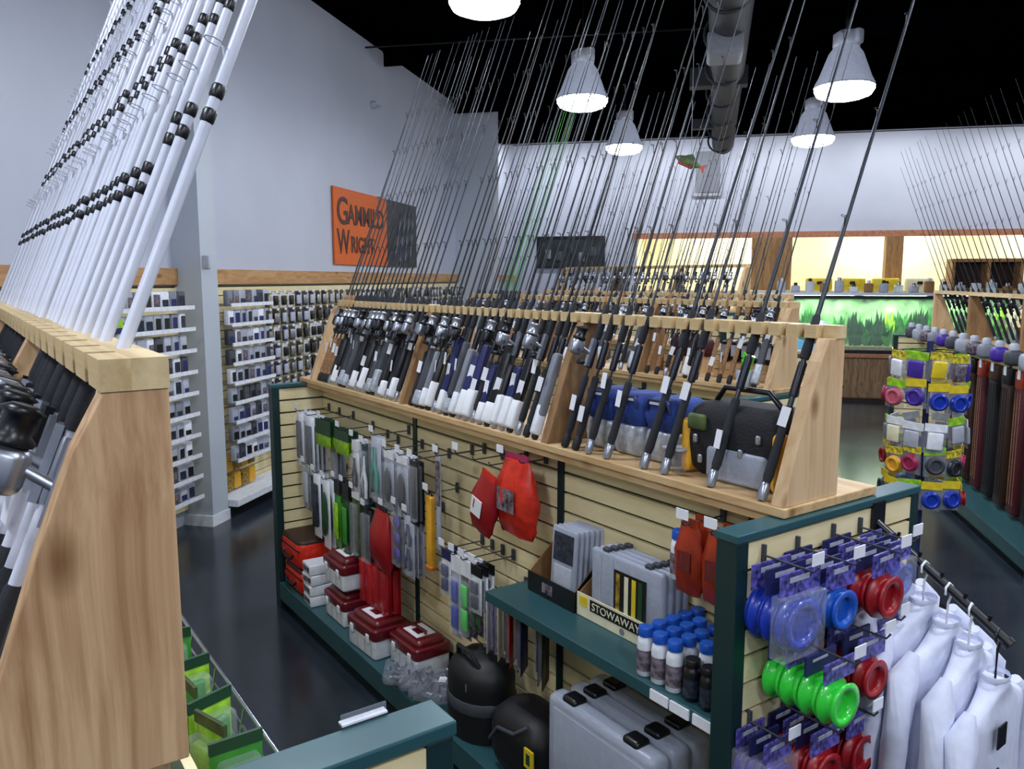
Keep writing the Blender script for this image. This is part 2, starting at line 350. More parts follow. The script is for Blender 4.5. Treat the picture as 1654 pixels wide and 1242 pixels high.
for i, (a, b) in enumerate(OFFLAMPS):
    o = dup(lp, room(a, b, 3.85)); tag(o, 'high-bay lamp above and behind the camera, %s of the unseen ones' % ORD[i], 'lamp', 'high-bay lamps out of view')
du = thing('air_duct', room(8.0, .15, 4.45), 'grey round air duct hanging under the black ceiling', 'duct', rot=(0, 0, RROT))
dm = MB().path([(0, -3, 0), (.2, 8, .1)], .2, 20); dm.build('pipe', 'duct', du, world=False)
for k in range(8): MB().torus((-.01 + .02 * k, -2 + k * 1.35, .01 * k), .205, .018, 'y', 20).build('joint_ring', 'duct', du, world=False)
MB().box(-.34, .34, 2.3, 2.5, -.12, .1).box(-.34, .34, 5.5, 5.65, -.05, .1).build('hanger_bracket', 'duct', du, world=False)
MB().rbox((.02, .4, -.2), (.34, .5, .22), .04).build('air_outlet', 'grey', du, world=False)
for k, a in enumerate((7.0, 10.0, 13.0, 16.0)):
    tag(MB().box(-4, 9.8, -.04, .04, -.09, 0).box(-4, 9.8, -.02, .02, -.24, -.09).build('ceiling_joist', 'ceiling', loc=room(a, 0, CZ), world=False, rot=(0, 0, RROT)), 'black steel joist across the ceiling, %s from the camera' % ['nearest', 'second', 'third', 'farthest'][k], 'joist', 'black ceiling joists')
tag(MB().path([(-4, 0, 0), (.4, .6, .12), (3, 1, .1)], .012, 5).build('conduit', 'dark_metal', loc=room(9.4, 0, 4.78), world=False, rot=(0, 0, RROT)), 'thin metal conduit crossing under the black ceiling', 'pipe')
fill_bar = thing('added_wall_fill', room(16.25, 3, 4.72), 'added fill light bar, hidden behind the last ceiling joist to brighten the far wall', 'lamp', rot=(0, 0, RROT))  # added fill light, not a known shop fixture; lifts the dark far wall
MB().box(-7, 6.5, -.06, .06, 0, .08).build('housing', 'black', fill_bar, world=False)
for k in range(6):
    l = area((0, 0, 0), 1.6, 42, color=(.93, .95, 1), name='added_fill_light', sy=.1); l.parent = fill_bar; l.location = (-6 + k * 2.3, .0, -.01); l.rotation_euler = (.62, 0, 0)  # added area lights tilted at the far wall, unseen behind the joist
# hanging fish lure
fl = thing('fish_ornament', (-4.638, 5.018, 2.962), 'small green and brown fish hanging in front of the far wall', 'ornament', rot=(.0, .45, .5))
rg = [[(x, ry * math.cos(2 * PI * k / 10), rz * math.sin(2 * PI * k / 10)) for k in range(10)] for x, ry, rz in ((-.12, .005, .008), (-.09, .014, .026), (-.03, .024, .045), (.04, .02, .036), (.09, .008, .014), (.1, .004, .012))]
b = MB().loft(rg); b.f and None
bo = b.build('body', ['camo'], fl, world=False); MB().prism([(.09, 0), (.15, .04), (.135, 0), (.15, -.04)], -.004, .004, 'xz').build('tail_fin', 'amber', fl, world=False)
MB().prism([(-.05, .04), (.0, .07), (.05, .035)], -.003, .003, 'xz').build('back_fin', 'green_dark', fl, world=False)
MB().rbox((-.02, 0, -.032), (.13, .03, .025), .01).build('belly', 'amber', fl, world=False)
MB().path([(0, 0, .04), (-.95, 0, 1.98)], .002, 4).build('line', 'grey', fl, world=False)

# ---------------------------------------------------------------- gondolas
GX0, GX1, GYC = -4.76, -1.25, 1.975; GH = 1.37
def slat_rows(top=GH - .004, bottom=.2):
    z = top; out = []
    while z - .068 > bottom: out.append(z - .068); z -= .0762
    return out
def make_gondola():
    g = thing('slatwall_gondola', (GX1, GYC, 0), '', 'display')
    def B(*a, **k): return None
    y0, y1 = GYC - .425, GYC + .425
    # core panel
    MB().box(GX0 + .04, GX1 - .04, GYC - .09, GYC + .09, .1, GH - .005).build('core_panel', 'groove', g)
    for s, Y in ((-1, GYC - .105), (1, GYC + .09)):
        me = MB().box(GX0 + .05, GX1 - .05, Y, Y + .015, 0, .065).mesh('slat', ['wood_slat'], (GX1, GYC, 0))
        for z in slat_rows(): part('slat', me, g, (0, 0, z))
    # end caps
    for X, nm in ((GX0, 'end_left'), (GX1, 'end_right')):
        s = 1 if X == GX1 else -1
        MB().box(min(X, X - s * .04) + .002, max(X, X - s * .04) - .002, y0 + .03, y1 - .03, .1, GH - .04).build('end_panel', 'groove', g)
        for (xa, xb) in (((X - .002 if s > 0 else X - .01), (X + .01 if s > 0 else X + .002)), ((X - s * .04 - .006), (X - s * .04 + .006))):
            me = MB().box(min(xa, xb), max(xa, xb), y0 + .04, y1 - .04, 0, .065).mesh('slat', ['wood_slat_end'], (GX1, GYC, 0))
            for z in slat_rows(): part('slat', me, g, (0, 0, z))
        for Y in (y0, y1 - .045):
            MB().box(min(X + s * .012, X - s * .055), max(X + s * .012, X - s * .055), Y, Y + .045, 0, GH).build('corner_post', 'teal_dark', g, bev=.003)
        MB().box(min(X + s * .015, X - s * .06), max(X + s * .015, X - s * .06), y0 - .004, y1 + .004, GH, GH + .022).build('top_rail', 'teal', g, bev=.003)
        MB().box(min(X + s * .015, X - s * .06), max(X + s * .015, X - s * .06), y0 + .045, y1 - .045, 0, .17).build('foot_rail', 'teal_dark', g)
    # base decks + kick plates
    for Y0, Y1 in ((y0, GYC - .105), (GYC + .105, y1)):
        MB().box(GX0 + .06, GX1 - .06, Y0, Y1, .145, .165).build('base_deck', 'teal', g, bev=.002)
        f = Y0 if Y0 == y0 else Y1 - .02
        MB().box(GX0 + .06, GX1 - .06, f, f + .02, .06, .145).build('deck_front', 'teal', g)
        MB().box(GX0 + .06, GX1 - .06, f + (.05 if Y0 == y0 else -.05), f + .01 + (.05 if Y0 == y0 else -.05), 0, .09).build('kick_plate', 'teal_dark', g)
    for X in (-3.5, -2.33):
        for Y in (GYC - .112, GYC + .104):
            MB().box(X - .018, X + .018, Y, Y + .008, .17, GH - .03).build('slotted_upright', 'teal_dark', g)
    return g
G1 = make_gondola(); GR0 = G1; tag(G1, 'long slatwall gondola with teal base and corner posts in the middle of the photo', 'display', 'slatwall gondolas')
g_near = dup(G1, (-.94, .125, 0), label='nearest slatwall gondola, its teal corner at the bottom edge of the photo', group='slatwall gondolas')
g2 = dup(G1, (-2.72, 3.85, 0), label='second slatwall gondola, directly behind the long middle one', group='slatwall gondolas')
g3 = dup(G1, (-4.1, 5.72, 0), label='third slatwall gondola back, under the farthest rod rack', group='slatwall gondolas')
GRC = [c for c in G1.children]
# middle shelf on the long gondola is a part of it
sh = MB().box(-2.43, -1.31, 1.588, 1.865, .835, .85).box(-2.43, -1.31, 1.583, 1.59, .812, .852)
sh = sh.build('shelf', 'teal', G1, bev=.002)
for X in (-1.517, -1.44, -1.355):
    o = MB().box(X - .035, X + .035, 1.577, 1.583, .817, .847).build('price_label', 'tag', sh)
for X in (-2.4, -1.75):
    MB().prism([(1.61, .835), (1.865, .835), (1.865, .74)], X - .004, X + .004).build('bracket', 'teal_dark', G1)

# ---------------------------------------------------------------- rod racks (sit on the gondola top)
def make_rack(pitch, tooth, name_label, lback=2.19):
    k = thing('rod_rack', (GX1, GYC, GH), name_label, 'rack')
    MB().box(GX0 - .03, GX1 - (.005 if pitch < .1 else .03), 1.755, lback, GH + .024, GH + .05).build('ledge', 'wood_ledge', k, bev=.003)
    MB().box(GX0 - .0, GX1 - .06, 1.765, 1.79, GH, GH + .024).build('ledge_fascia', 'wood_ledge', k)
    z0 = GH + .05
    for i, X in enumerate((-4.64, -3.47, -2.325, -1.305)):
        poly = [(1.762, z0), (2.005, z0), (2.005, 1.86), (1.935, 1.86), (1.9, 1.80), (1.86, 1.70), (1.80, 1.53)]
        MB().prism(poly, X, X + .04).build('board', 'wood_board' if i in (0, 3) else 'wood_board_dark', k, bev=.002)
    MB().box(-4.64, -1.263, 1.965, 2.006, 1.86, 1.895).build('rail', 'wood_rail', k)
    me = MB().box(0, tooth, 1.932, 1.965, 1.86, 1.895).mesh('rail_tooth', ['wood_rail'], (GX1, GYC, GH))
    x = -1.263 - tooth - (.045 if pitch < .1 else 0)
    while x > -4.64: part('rail_tooth', me, k, (x, 0, 0)); x -= pitch
    return k
RK1 = make_rack(.06, .036, 'long wooden rod rack with four boards on the middle gondola')
rk2 = dup(RK1, (-2.72, 3.85, GH), label='second wooden rod rack, on the gondola behind the middle one')
rk3 = dup(RK1, (-4.1, 5.72, GH), label='third wooden rod rack back, farthest of the parallel racks')
RKN = make_rack(.118, .092, 'nearest rod rack with the big knotty cedar end panel at left', 1.985)
for c in RKN.children:
    if c.name.startswith('board') and c.data.materials: c.data.materials[0] = MAT['wood_panel']
RKN.location = (-.985, .125 + .052, GH); RKN.scale = (1, 1, 1.067)
for o in (RK1, rk2, rk3, RKN): o['group'] = 'wooden rod racks'

# ---------------------------------------------------------------- fishing rods
def reel_meshes(body, spool):
    b = MB().path([(0, -.012, 0), (0, -.05, .01)], .006, 6).rbox((0, -.065, .005), (.03, .045, .05), .012); b.box(-.008, .008, -.016, -.006, -.04, .05)
    sp = MB().lathe([(.02, .03), (.022, .034), (.016, .04), (.016, .06), (.022, .064), (.012, .07)], 12, M=Matrix.Translation((0, -.065, 0)))
    h = MB().path([(.015, -.065, 0), (.045, -.07, -.01), (.05, -.075, -.04)], .004, 5).rbox((.062, -.075, -.045), (.03, .016, .014), .005)
    return b.mesh('reel', [body]), sp.mesh('reel_spool', [spool]), h.mesh('reel_handle', ['dark_metal'])
def make_rod(kind, L=2.1, reel=None, sleeve=None, fat=1.0):
    t = thing('fishing_rod', (0, 0, 0), '', 'fishing rod')
    blank, grip = {'dark': ('graphite', 'foam'), 'black': ('black', 'foam'), 'cork': ('graphite', 'cork'), 'white': ('white_gloss', 'foam'), 'green': ('green', 'foam')}[kind]
    r0 = (.0092 if kind == 'white' else .006) * fat; n = 8 if kind == 'white' else 6
    part('blank', MB().path([(0, 0, .02), (0, 0, L * .5), (0, 0, L)], [r0, r0 * (.66 if kind == 'white' else .6), r0 * .22], n).mesh('blank', [blank]), t)
    part('butt_cap', MB().lathe([(.012, 0), (.015, .01), (.015, .04), (.011, .05)], 8).mesh('butt_cap', ['silver' if kind == 'dark' else 'rubber']), t)
    part('grip', MB().lathe([(.011, .05), (.0145, .07), (.0125, .13), (.0135, .17), (.011, .18)] if kind == 'white' else [(.011, .05), (.0145, .07), (.0125, .2), (.0135, .26), (.011, .27)], 8).mesh('grip', [grip]), t)
    part('reel_seat', MB().lathe([(.0115, .30), (.0125, .31), (.0125, .39), (.0115, .40)], 8).mesh('reel_seat', ['dark_metal' if kind != 'white' else 'silver']), t)
    part('fore_grip', MB().lathe([(.0125, .41), (.0145, .43), (.0115, .48 if kind == 'white' else .53), (.0085, .49 if kind == 'white' else .54)], 8).mesh('fore_grip', [grip]), t)
    gz = (.97, 1.22, 1.47, 1.72, 1.97, 2.2) if kind == 'white' else (.82, 1.15, 1.45, 1.7)
    for i, z in enumerate(gz):
        gr = (.008 - i * .0015) if kind != 'white' else (.014 - i * .0018)
        g = MB().torus((0, -gr - .012, z + .01), gr, .0012, 'z', 8, 3).path([(0, -.003, z - .015), (0, -.014, z + .01)], .0018, 4)
        part('line_guide', g.mesh('line_guide', ['black' if kind != 'white' else 'grey_light']), t)
    if kind == 'white':
        for z in ((.80,) if fat <= 1 else (.87,)) + (1.08, 1.34, 1.62):
            rr = .0082 if z < 1 else .0068
            for q in (0, .036): part('thread_wrap', MB().lathe([(rr, z + q), (rr + .0015, z + q + .003), (rr + .0015, z + q + .017), (rr, z + q + .02)], 8).mesh('thread_wrap', ['black']), t)
    if reel:
        a, b, c = reel_meshes(*reel); ro = part('reel', a, t, (0, 0, .35)); ro.scale = (1.3,) * 3 if kind == 'white' else (1.15,) * 3; part('reel_spool', b, ro); part('reel_handle', c, ro)
    if sleeve:
        part('sleeve', MB().rbox((0, -.003, .2), (.046, .036, .24), .012).mesh('sleeve', [sleeve[0]]), t)
        part('sleeve_band', MB().rbox((0, -.003, .075), (.05, .04, .12), .012).mesh('sleeve_band', [sleeve[1]]), t)
    if R.random() < .6:
        part('price_tag', MB().obox((.006, -.024, .28), (.026, .002, .055), (.2, .1, .1)).mesh('price_tag', ['tag']), t)
    return t
protos = {
 'd': make_rod('dark'), 'k': make_rod('black'), 'c': make_rod('cork'), 'dr': make_rod('dark', reel=('black', 'silver')), 'kr': make_rod('black', 1.95, reel=('silver', 'black')),
 'cr': make_rod('cork', 2.0, reel=('dark_metal', 'silver')), 'sb': make_rod('dark', sleeve=('navy', 'paper')), 'sk': make_rod('black', sleeve=('black', 'paper')), 's3': make_rod('dark', reel=('silver', 'black'), sleeve=('black', 'paper')), 's4': make_rod('black', reel=('black', 'silver'), sleeve=('grey_dark', 'silver_fabric')), 's5': make_rod('dark', 1.95, reel=('silver', 'silver')), 'sw': make_rod('black', 1.9, sleeve=('grey', 'white')),
 'g': make_rod('green', 2.15), 'w': make_rod('white', 3.0, reel=('silver', 'black')), 'w2': make_rod('white', 3.0, reel=('black', 'silver')), 'W': make_rod('white', 3.2, reel=('silver', 'black'), fat=1.08), 'f': make_rod('dark', 2.25, fat=1.45)}
used = set()
def KIDS_OF(o): return list(o.children)
def rod(kind, x, y, z, slope, label, group, tilt=0, spin=0):
    p = protos[kind]; M = Euler((-math.atan(slope), tilt, 0)).to_matrix() @ Euler((0, 0, spin)).to_matrix()
    e = M.to_euler()
    if kind in used: o = dup(p)
    else: used.add(kind); o = p
    o.location = (x, y, z); o.rotation_euler = e; o['label'] = label
    if group: o['group'] = group
    elif 'group' in o: del o['group']
    for ch in (KIDS_OF(o)):
        if ch.name.startswith('sleeve'):
            ch.scale = (R.uniform(.8, 1.05), 1, R.uniform(.55, 1.1) if 'band' in ch.name else R.uniform(.8, 1.12))
        if ch.name.startswith('price_tag'): ch.location.z += R.uniform(-.1, .06)
    return o
LZ = GH + .052
SL = .385
# left bay
x = -4.52; i = 0
while x < -3.5:
    rod(['s4', 's5', 's3', 'dr', 's3', 's5', 's4'][i % 7] if i > 2 else 'c', x, 1.775, LZ, SL, ('rod with reel in the long middle rack, left bay, %s from the left board' if i > 2 else 'brown-handled rod in the long middle rack, left bay, %s from the left board') % ORD[int(i)],
        'rods in the left bay of the long rack' if i > 2 else 'brown-handled rods at the left end of the long rack', R.uniform(-.02, .02), R.uniform(-.6, .6)); x += .052; i += 1
x = -3.37; i = 0
seq = ['kr', 's4', 'sw', 'sk', 's5', 'sb', 's4', 'sw', 'sb', 'sb', 'dr', 'sb', 'sk', 's3', 'sb', 'sk', 's5', 'k', 'sw']
while x < -2.36:
    rod(seq[i % len(seq)], x, 1.775, LZ, SL, 'rod in the middle bay of the long rack, %s from the bay\'s left board' % ORD[i], 'rods in the middle bay of the long rack', R.uniform(-.02, .02), R.uniform(-.5, .5)); x += .055; i += 1
b3 = [(-1.345, 'f', 'thick dark rod nearest the right end board of the long rack'), (-1.525, 'f', 'thick dark rod crossing the black and gold bag, second from the end board'),
      (-1.71, 'd', 'dark rod at the left edge of the black and gold bag'), (-1.80, 'f', 'thick dark rod crossing the right end of the blue cooler bags'), (-1.975, 'd', 'dark rod crossing the middle of the blue cooler bags'),
      (-2.07, 'd', 'dark rod crossing the left end of the blue cooler bags'), (-2.14, 'k', 'black rod just left of the blue cooler bags'), (-2.2, 'kr', 'rod with silver reel beside the third rack board')]
for x, kd, lb in b3: rod(kd, x, 1.775, LZ, SL + (.03 if kd == 'f' else 0), lb, None, R.uniform(-.012, .012), R.uniform(-.4, .4))
# second rack and third rack
def back_rack(gx, gy, n, kinds, label, group, x0=-3.28, x1=-.09, skip=()):
    for i in range(n):
        x = gx + x0 + (x1 - x0) * (i + .5) / n + R.uniform(-.008, .008)
        if any(abs(x - gx - s) < .05 for s in (-3.37, -2.2, -1.055, -.035)): continue
        rod(R.choice(kinds), x, gy - .2, LZ, SL, label % ORD[n - 1 - i], group, R.uniform(-.025, .025), R.uniform(-.8, .8))
back_rack(-2.72, 3.85, 38, ['kr', 'dr', 'cr', 'c', 's5', 'd', 's3', 'sk', 's4'], 'rod in the second wooden rack back, %s from its right end', 'rods in the second rack')
back_rack(-4.1, 5.72, 28, ['cr', 'dr', 's5', 'kr', 's4', 's3'], 'rod in the third wooden rack back, %s from its right end', 'rods in the third rack')
for k in range(5): rod('g', -5.55 + k * .06, 3.62, LZ, SL, 'bright green rod near the left end of the second rack, %s from the left' % ORD[k], 'green rods in the second rack', R.uniform(-.02, .02))
g4 = dup(g3, (-6.0, 7.55, 0), scale=(1, 1, 1.18), label='tall slatwall gondola far back, under the highest rack of reel rods', group='slatwall gondolas')
rk4 = dup(RK1, (-6.0, 7.55, GH * 1.18), scale=(1, 1, 1.1), label='highest wooden rod rack, far back against the counter'); rk4['group'] = 'wooden rod racks'
LZ4 = GH * 1.18 + .06
for i in range(30):
    x = -6.0 - .12 - i * .11
    rod(R.choice(['kr', 's5', 's3', 's4', 'cr']), x, 7.34, LZ4, .33, 'x', 'rods in the tall far rack', R.uniform(-.03, .03), R.uniform(-.8, .8))['label'] = 'rod with reel in the tall far rack, %s from its right end' % ORD[i]
# nearest rack: white surf rods
NB = ['nearest white surf rod, rightmost beside the cedar end panel', 'second nearest white surf rod, thick with black wraps', 'third nearest white surf rod, thick with black wraps']
for i, X in enumerate((-1.155, -1.30, -1.385)): rod('W', X, -.018, LZ, .40, NB[i], None, 0, -.35 - .1 * i)
x = -1.50; i = 0
while x > -4.2:
    rod('w' if i % 2 else 'w2', x, -.018 + R.uniform(-.006, .006), LZ, .40, 'white surf rod with black wraps in the nearest rack, %s from the cedar panel' % ORD[i + 3], 'white surf rods in the nearest rack', R.uniform(-.012, .012), R.uniform(-.7, .7)); x -= .088; i += 1

# ---------------------------------------------------------------- packaged goods
def hook(parent, X, Y, z, length=.2, dirv=(0, -1), tagm='tag'):
    """peg hook with price tag; part of its gondola"""
    dx, dy = dirv; e = (X + dx * length, Y + dy * length, z)
    o = MB().path([(X, Y, z), e, (e[0] + dx * .01, e[1] + dy * .01, z + .015)], .003, 5).box(X - .009, X + .009, Y - .004, Y + .004, z - .018, z + .028).build('peg_hook', 'grey_dark', parent)
    if tagm: MB().obox((e[0] + dx * .008, e[1] + dy * .008, z + .035), (.045, .003, .03) if dy else (.003, .045, .03)).build('price_tag', tagm, o)
    return o
def pack(name, c, w, h, d=.02, card='white', blister='clear', item=None, header=None, face='-y', label='', cat='package', group=None, tilt=0, items=1, header_h=.2, shape='box'):
    """hang pack: backing card with header, clear blister, the goods inside. c = top centre (hook hole)"""
    rz = {'-y': 0, '+x': PI / 2}[face]
    t = thing(name, c, label, cat, group, rot=(0, 0, rz + tilt))
    hh = h * header_h if header else 0
    MB().rbox((0, 0, -h / 2), (w, .003, h), .0012, seg=1).build('card', card, t, world=False)
    if header: MB().box(-w / 2 - .001, w / 2 + .001, -.004, .003, -hh, .002).build('header', header, t, world=False)
    if item:
        ih = (h - hh) * .78 / items
        for k in range(items):
          zc = -hh - (h - hh) * .1 - ih * (k + .5)
          if shape == 'oval':
            MB().lathe([(.001, -d * .3), (w * .3, -d * .25), (w * .34, 0), (w * .3, d * .25), (.001, d * .3)], 14, M=Matrix.Translation((0, -.006 - d * .3, zc)) @ Matrix.Diagonal((1, 1, ih * 1.25 / w, 1)) @ Matrix.Rotation(PI / 2, 4, 'X')).build('contents', item, t, world=False)
          elif shape == 'tool':
            b_ = MB()
            for q in (-1, 1): b_.path([(q * w * .08, -.012, zc + ih * .42), (q * w * .05, -.012, zc + ih * .1), (q * w * .26, -.012, zc - ih * .1), (q * w * .22, -.012, zc - ih * .44)], [w * .05, w * .09, w * .1, w * .09], 6)
            b_.build('contents', item, t, world=False)
          else: MB().rbox((0, -.006 - d * .3, -hh - (h - hh) * .1 - ih * (k + .5)), (w * .62, d * .6, ih * .86), .006, seg=2).build('contents', item, t, world=False)
    if blister: MB().rbox((0, -d / 2 - .004, -hh - (h - hh) / 2), (w * .8, d + .006, (h - hh) * .86), .008, seg=2).build('blister', blister, t, world=False)
    return t
SY = 1.862   # face of the front slats
def row(X, z, n, w, h, lbl, grp, name='blister_pack', cat='package', gap=.026, ln=.2, **k):
    hook(G1, X, SY, z, ln)
    for i in range(n):
        pack(name, (X + R.uniform(-.004, .004), SY - ln + .018 + i * gap, z - .008), w, h, label=lbl + ', ' + ['frontmost', 'second', 'third', 'rear'][i] + ' on its hook', group=grp, cat=cat, tilt=R.uniform(-.05, .05), **k)
row(-4.60, 1.24, 4, .11, .34, 'tall pale grey pack at the far left of the top row', 'pale grey packs, far left hook', card='white', item='print_dark', items=1)
row(-4.44, 1.235, 4, .11, .35, 'tall pale grey blister pack, second hook from the left end', 'pale grey packs, second hook', card='white', item='print_dark')
row(-4.24, 1.24, 3, .2, .15, 'green and yellow header pack, larger one in the top row', 'larger green and yellow packs', card='lime', header='green_dark', blister=None, header_h=.55)
row(-4.22, 1.08, 3, .1, .26, 'mauve grey pouch under the larger green and yellow packs', 'mauve grey pouches', card='grey', blister='clear', ln=.15)
row(-3.98, 1.22, 3, .17, .13, 'green and yellow header pack, smaller one right of the larger', 'smaller green and yellow packs', card='lime', header='green_dark', blister=None, header_h=.4)
row(-3.80, 1.20, 3, .08, .28, 'black pliers pack with white base beside the teal tools', 'black pliers packs', card='white', item='black', header='tag', shape='tool')
row(-3.68, 1.19, 3, .1, .32, 'dark green tool pack between the black pliers and the teal tool', 'dark green tool packs', card='teal_dark', item='white', shape='tool')
row(-3.56, 1.26, 2, .11, .34, 'teal scissor tool on clear card in the top hook row', 'teal scissor packs', card='grey_light', item='teal_bright', items=1, blister='clear', shape='tool')
row(-3.42, 1.21, 3, .1, .3, 'black oval tool pack, left black group of the top row', 'left black tool packs', card='grey_light', item='black', header='tag', header_h=.12, shape='oval')
row(-3.28, 1.21, 3, .1, .3, 'black oval tool pack, right black group of the top row', 'right black tool packs', card='grey_light', item='black', header='tag', header_h=.12, shape='oval')
row(-3.16, 1.21, 2, .09, .3, 'narrow black sheath pack right of the oval tools', 'narrow black sheath packs', card='black', blister='clear')
# second row
row(-4.52, .93, 3, .12, .27, 'grey pouch pack at the far left of the second hook row', 'grey pouch packs', card='grey', item='grey_light')
row(-4.36, .91, 3, .1, .38, 'white boxed pack with window, left one of the second row', 'left white boxed packs', card='white', item='print_dark', blister=None, d=.03)
row(-4.22, .90, 3, .1, .40, 'white boxed pack with dark oval window beside the green packs', 'right white boxed packs', card='white', item='green_dark', blister=None, d=.03, shape='oval')
row(-4.06, .93, 3, .08, .38, 'green tube pack, left green group of the second row', 'left green tube packs', card='green', header='black', item='lime', blister=None)
row(-3.95, .93, 3, .08, .38, 'green tube pack, right green group of the second row', 'right green tube packs', card='green_dark', header='black', item='green', blister=None)
row(-3.82, .92, 3, .09, .36, 'olive lure net pack right of the green tubes', 'olive net packs', card='camo', blister='clear', header='tag', header_h=.1)
row(-3.68, .86, 2, .1, .3, 'dark coiled cord pack behind the red pouch', 'coiled cord packs', card='black_soft', blister='clear')
row(-3.33, .95, 3, .1, .3, 'small mixed lure pack above the red bags', 'mixed lure packs', card='print_dark', item='purple', items=3, shape='oval')
row(-3.22, .94, 3, .09, .3, 'small grey tackle pack beside the yellow net handle', 'grey tackle packs', card='grey_light', item='navy', items=2, shape='tool')
# yellow hanging net handle and grey strap
yn = thing('yellow_floating_handle', (-3.09, 1.72, 1.06), 'long yellow floating strap hanging on the slatwall', 'strap'); MB().rbox((0, 0, -.18), (.05, .03, .34), .012).build('strap', 'yellow_orange', yn, world=False)
MB().torus((0, 0, -.005), .014, .004, 'y', 10, 4).build('ring', 'dark_metal', yn, world=False); MB().rbox((0, 0, -.345), (.054, .034, .02), .006).build('end_stitch', 'orange', yn, world=False); hook(G1, -3.09, SY, 1.062, .16)
gs = thing('grey_gauge', (-2.96, 1.69, 1.26), 'long narrow pale grey measuring strip hanging on the slatwall', 'ruler'); MB().rbox((0, 0, -.21), (.035, .008, .42), .003).build('strip', 'grey_light', gs, world=False)
MB().box(-.018, .018, -.006, -.004, -.22, -.02).build('printed_face', 'print_mix', gs, world=False); hook(G1, -2.96, SY, 1.262, .18)
for X in (-2.86, -2.72, -2.6): hook(G1, X, SY, 1.285, .14, tagm='tag' if X < -2.8 else None)
# red pouch, tall red packs
def pouch(name, c, w, h, d, m, label, cat, group=None, rot=(0, 0, 0), flap=None, lab=None):
    t = thing(name, c, label, cat, group, rot=rot); rings = []
    for k in range(9):
        v = k / 8; z = -h * v; ww = w / 2 * (.55 + .45 * math.sin(min(1, v * 1.6 + .15) * PI / 2)) * (1 if v < .9 else .85); dd = d / 2 * math.sin(PI * min(.97, max(.06, v * .95 + .03))) + .002
        rings.append([(ww * math.cos(2 * PI * j / 14) * (1 + .05 * math.sin(5 * j + k * 2)), dd * math.sin(2 * PI * j / 14) * (1 + .18 * math.sin(3 * j + k)), z + .006 * math.sin(j * 2 + k)) for j in range(14)])
    MB().loft(rings).build('pouch_body', m, t, world=False)
    MB().box(-w * .3, w * .3, -.003, .003, -.012, .025).build('top_seal', flap or m, t, world=False)
    if lab: MB().obox((0, -d / 2 - .002, -h * .5), (w * .45, .003, h * .3)).build('label_patch', lab, t, world=False)
    return t
pouch('red_pouch', (-3.47, 1.66, .90), .2, .30, .1, 'red', 'glossy red pouch hanging above the tall red packs', 'pouch', flap='black'); hook(G1, -3.47, SY, .91, .2)
for i, X in enumerate((-3.74, -3.66, -3.58, -3.5)):
    for k in range(2): pack('red_pack', (X + .005 * k, 1.70 + .05 * k, .66), .075, .33, .03, 'red' if i % 2 else 'maroon', 'clear_red', item='red_orange' if i == 1 else 'red_deep', header='red' if i % 2 else 'brown_dark', label='tall %s pack behind the front tackle box, %s in its pair' % ('bright red' if i == 1 else ['dark red, leftmost', '', 'dark red, third', 'red, rightmost'][i], ['front', 'rear'][k]), group='tall red packs')
    hook(G1, X, SY, .67, .17, tagm='tag' if i % 2 else None)
# bright lure packs and packs under the shelf
for i, X in enumerate((-2.88, -2.80, -2.72, -2.64)):
    hook(G1, X, SY, .87 - .0 * i, .2)
    for k in range(3): pack('lure_pack', (X, 1.68 + .03 * k, .862), .075, [.2, .36, .34, .2][i], .02, ['white', 'grey_light', 'print_mix', 'white'][i], 'clear', item=['navy', 'blue', 'green_neon', 'print_dark'][i], items=2, header=['navy', 'tag', 'tag', 'black'][i],
          label=['white and blue header pack left of the shelf', 'clear lure pack with blue lure left of the shelf', 'clear lure pack with bright green lure at the left end of the shelf', 'white lure pack tucked at the shelf end'][i] + ', ' + ['front', 'middle', 'rear'][k], group=['white and blue header packs', 'blue lure packs', 'green lure packs', 'white lure packs at shelf end'][i])
pal = ['white', 'purple', 'cream', 'brown_dark', 'red', 'maroon', 'navy', 'black', 'black']
for i, X in enumerate((-2.60, -2.565, -2.52, -2.48, -2.44, -2.40, -2.365, -2.27, -2.23)):
    pack('soft_bait_pack', (X, 1.72 + .01 * (i % 2), .775), .1, .26, .014, pal[i], 'clear', item='print_mix' if i < 3 else pal[i], label=['white', 'purple', 'cream', 'dark brown', 'red', 'maroon', 'navy', 'black', 'second black'][i] + ' soft bait pack hanging under the teal shelf', cat='package', group='soft bait packs under the shelf', tilt=-.9)
for X in (-2.55, -2.42, -2.25): hook(G1, X, SY, .778, .15, tagm=None)
# big red-orange bags hanging left of upright
pouch('red_net_bag', (-2.47, 1.76, 1.325), .25, .30, .11, 'red_orange', 'large red-orange crinkled bag hanging beside the dark upright', 'bag', flap='magenta', lab='print_mix')
pouch('red_net_bag', (-2.58, 1.70, 1.24), .16, .24, .08, 'red', 'smaller red bag with a white oval label hanging in front of the large one', 'bag', rot=(0, .25, 0), flap='red_orange', lab='paper')
for X in (-2.55, -2.42): hook(G1, X, SY, 1.325, .12, tagm='tag' if X < -2.5 else None)
# amber packs right
for i, X in enumerate((-1.545, -1.44, -1.36)):
    hook(G1, X, SY, 1.315, .17, tagm='tag' if i < 2 else None)
    if i < 2:
        for k in range(2): pouch('jerky_pouch', (X + .005 * k, 1.72 + .055 * k, 1.305), .11, .2, .045, 'amber', ['amber-red', 'darker amber'][i] + ' pouch hanging above the blue-capped bottles, ' + ['front', 'rear'][k], 'pouch', 'amber pouches', lab='red_deep')
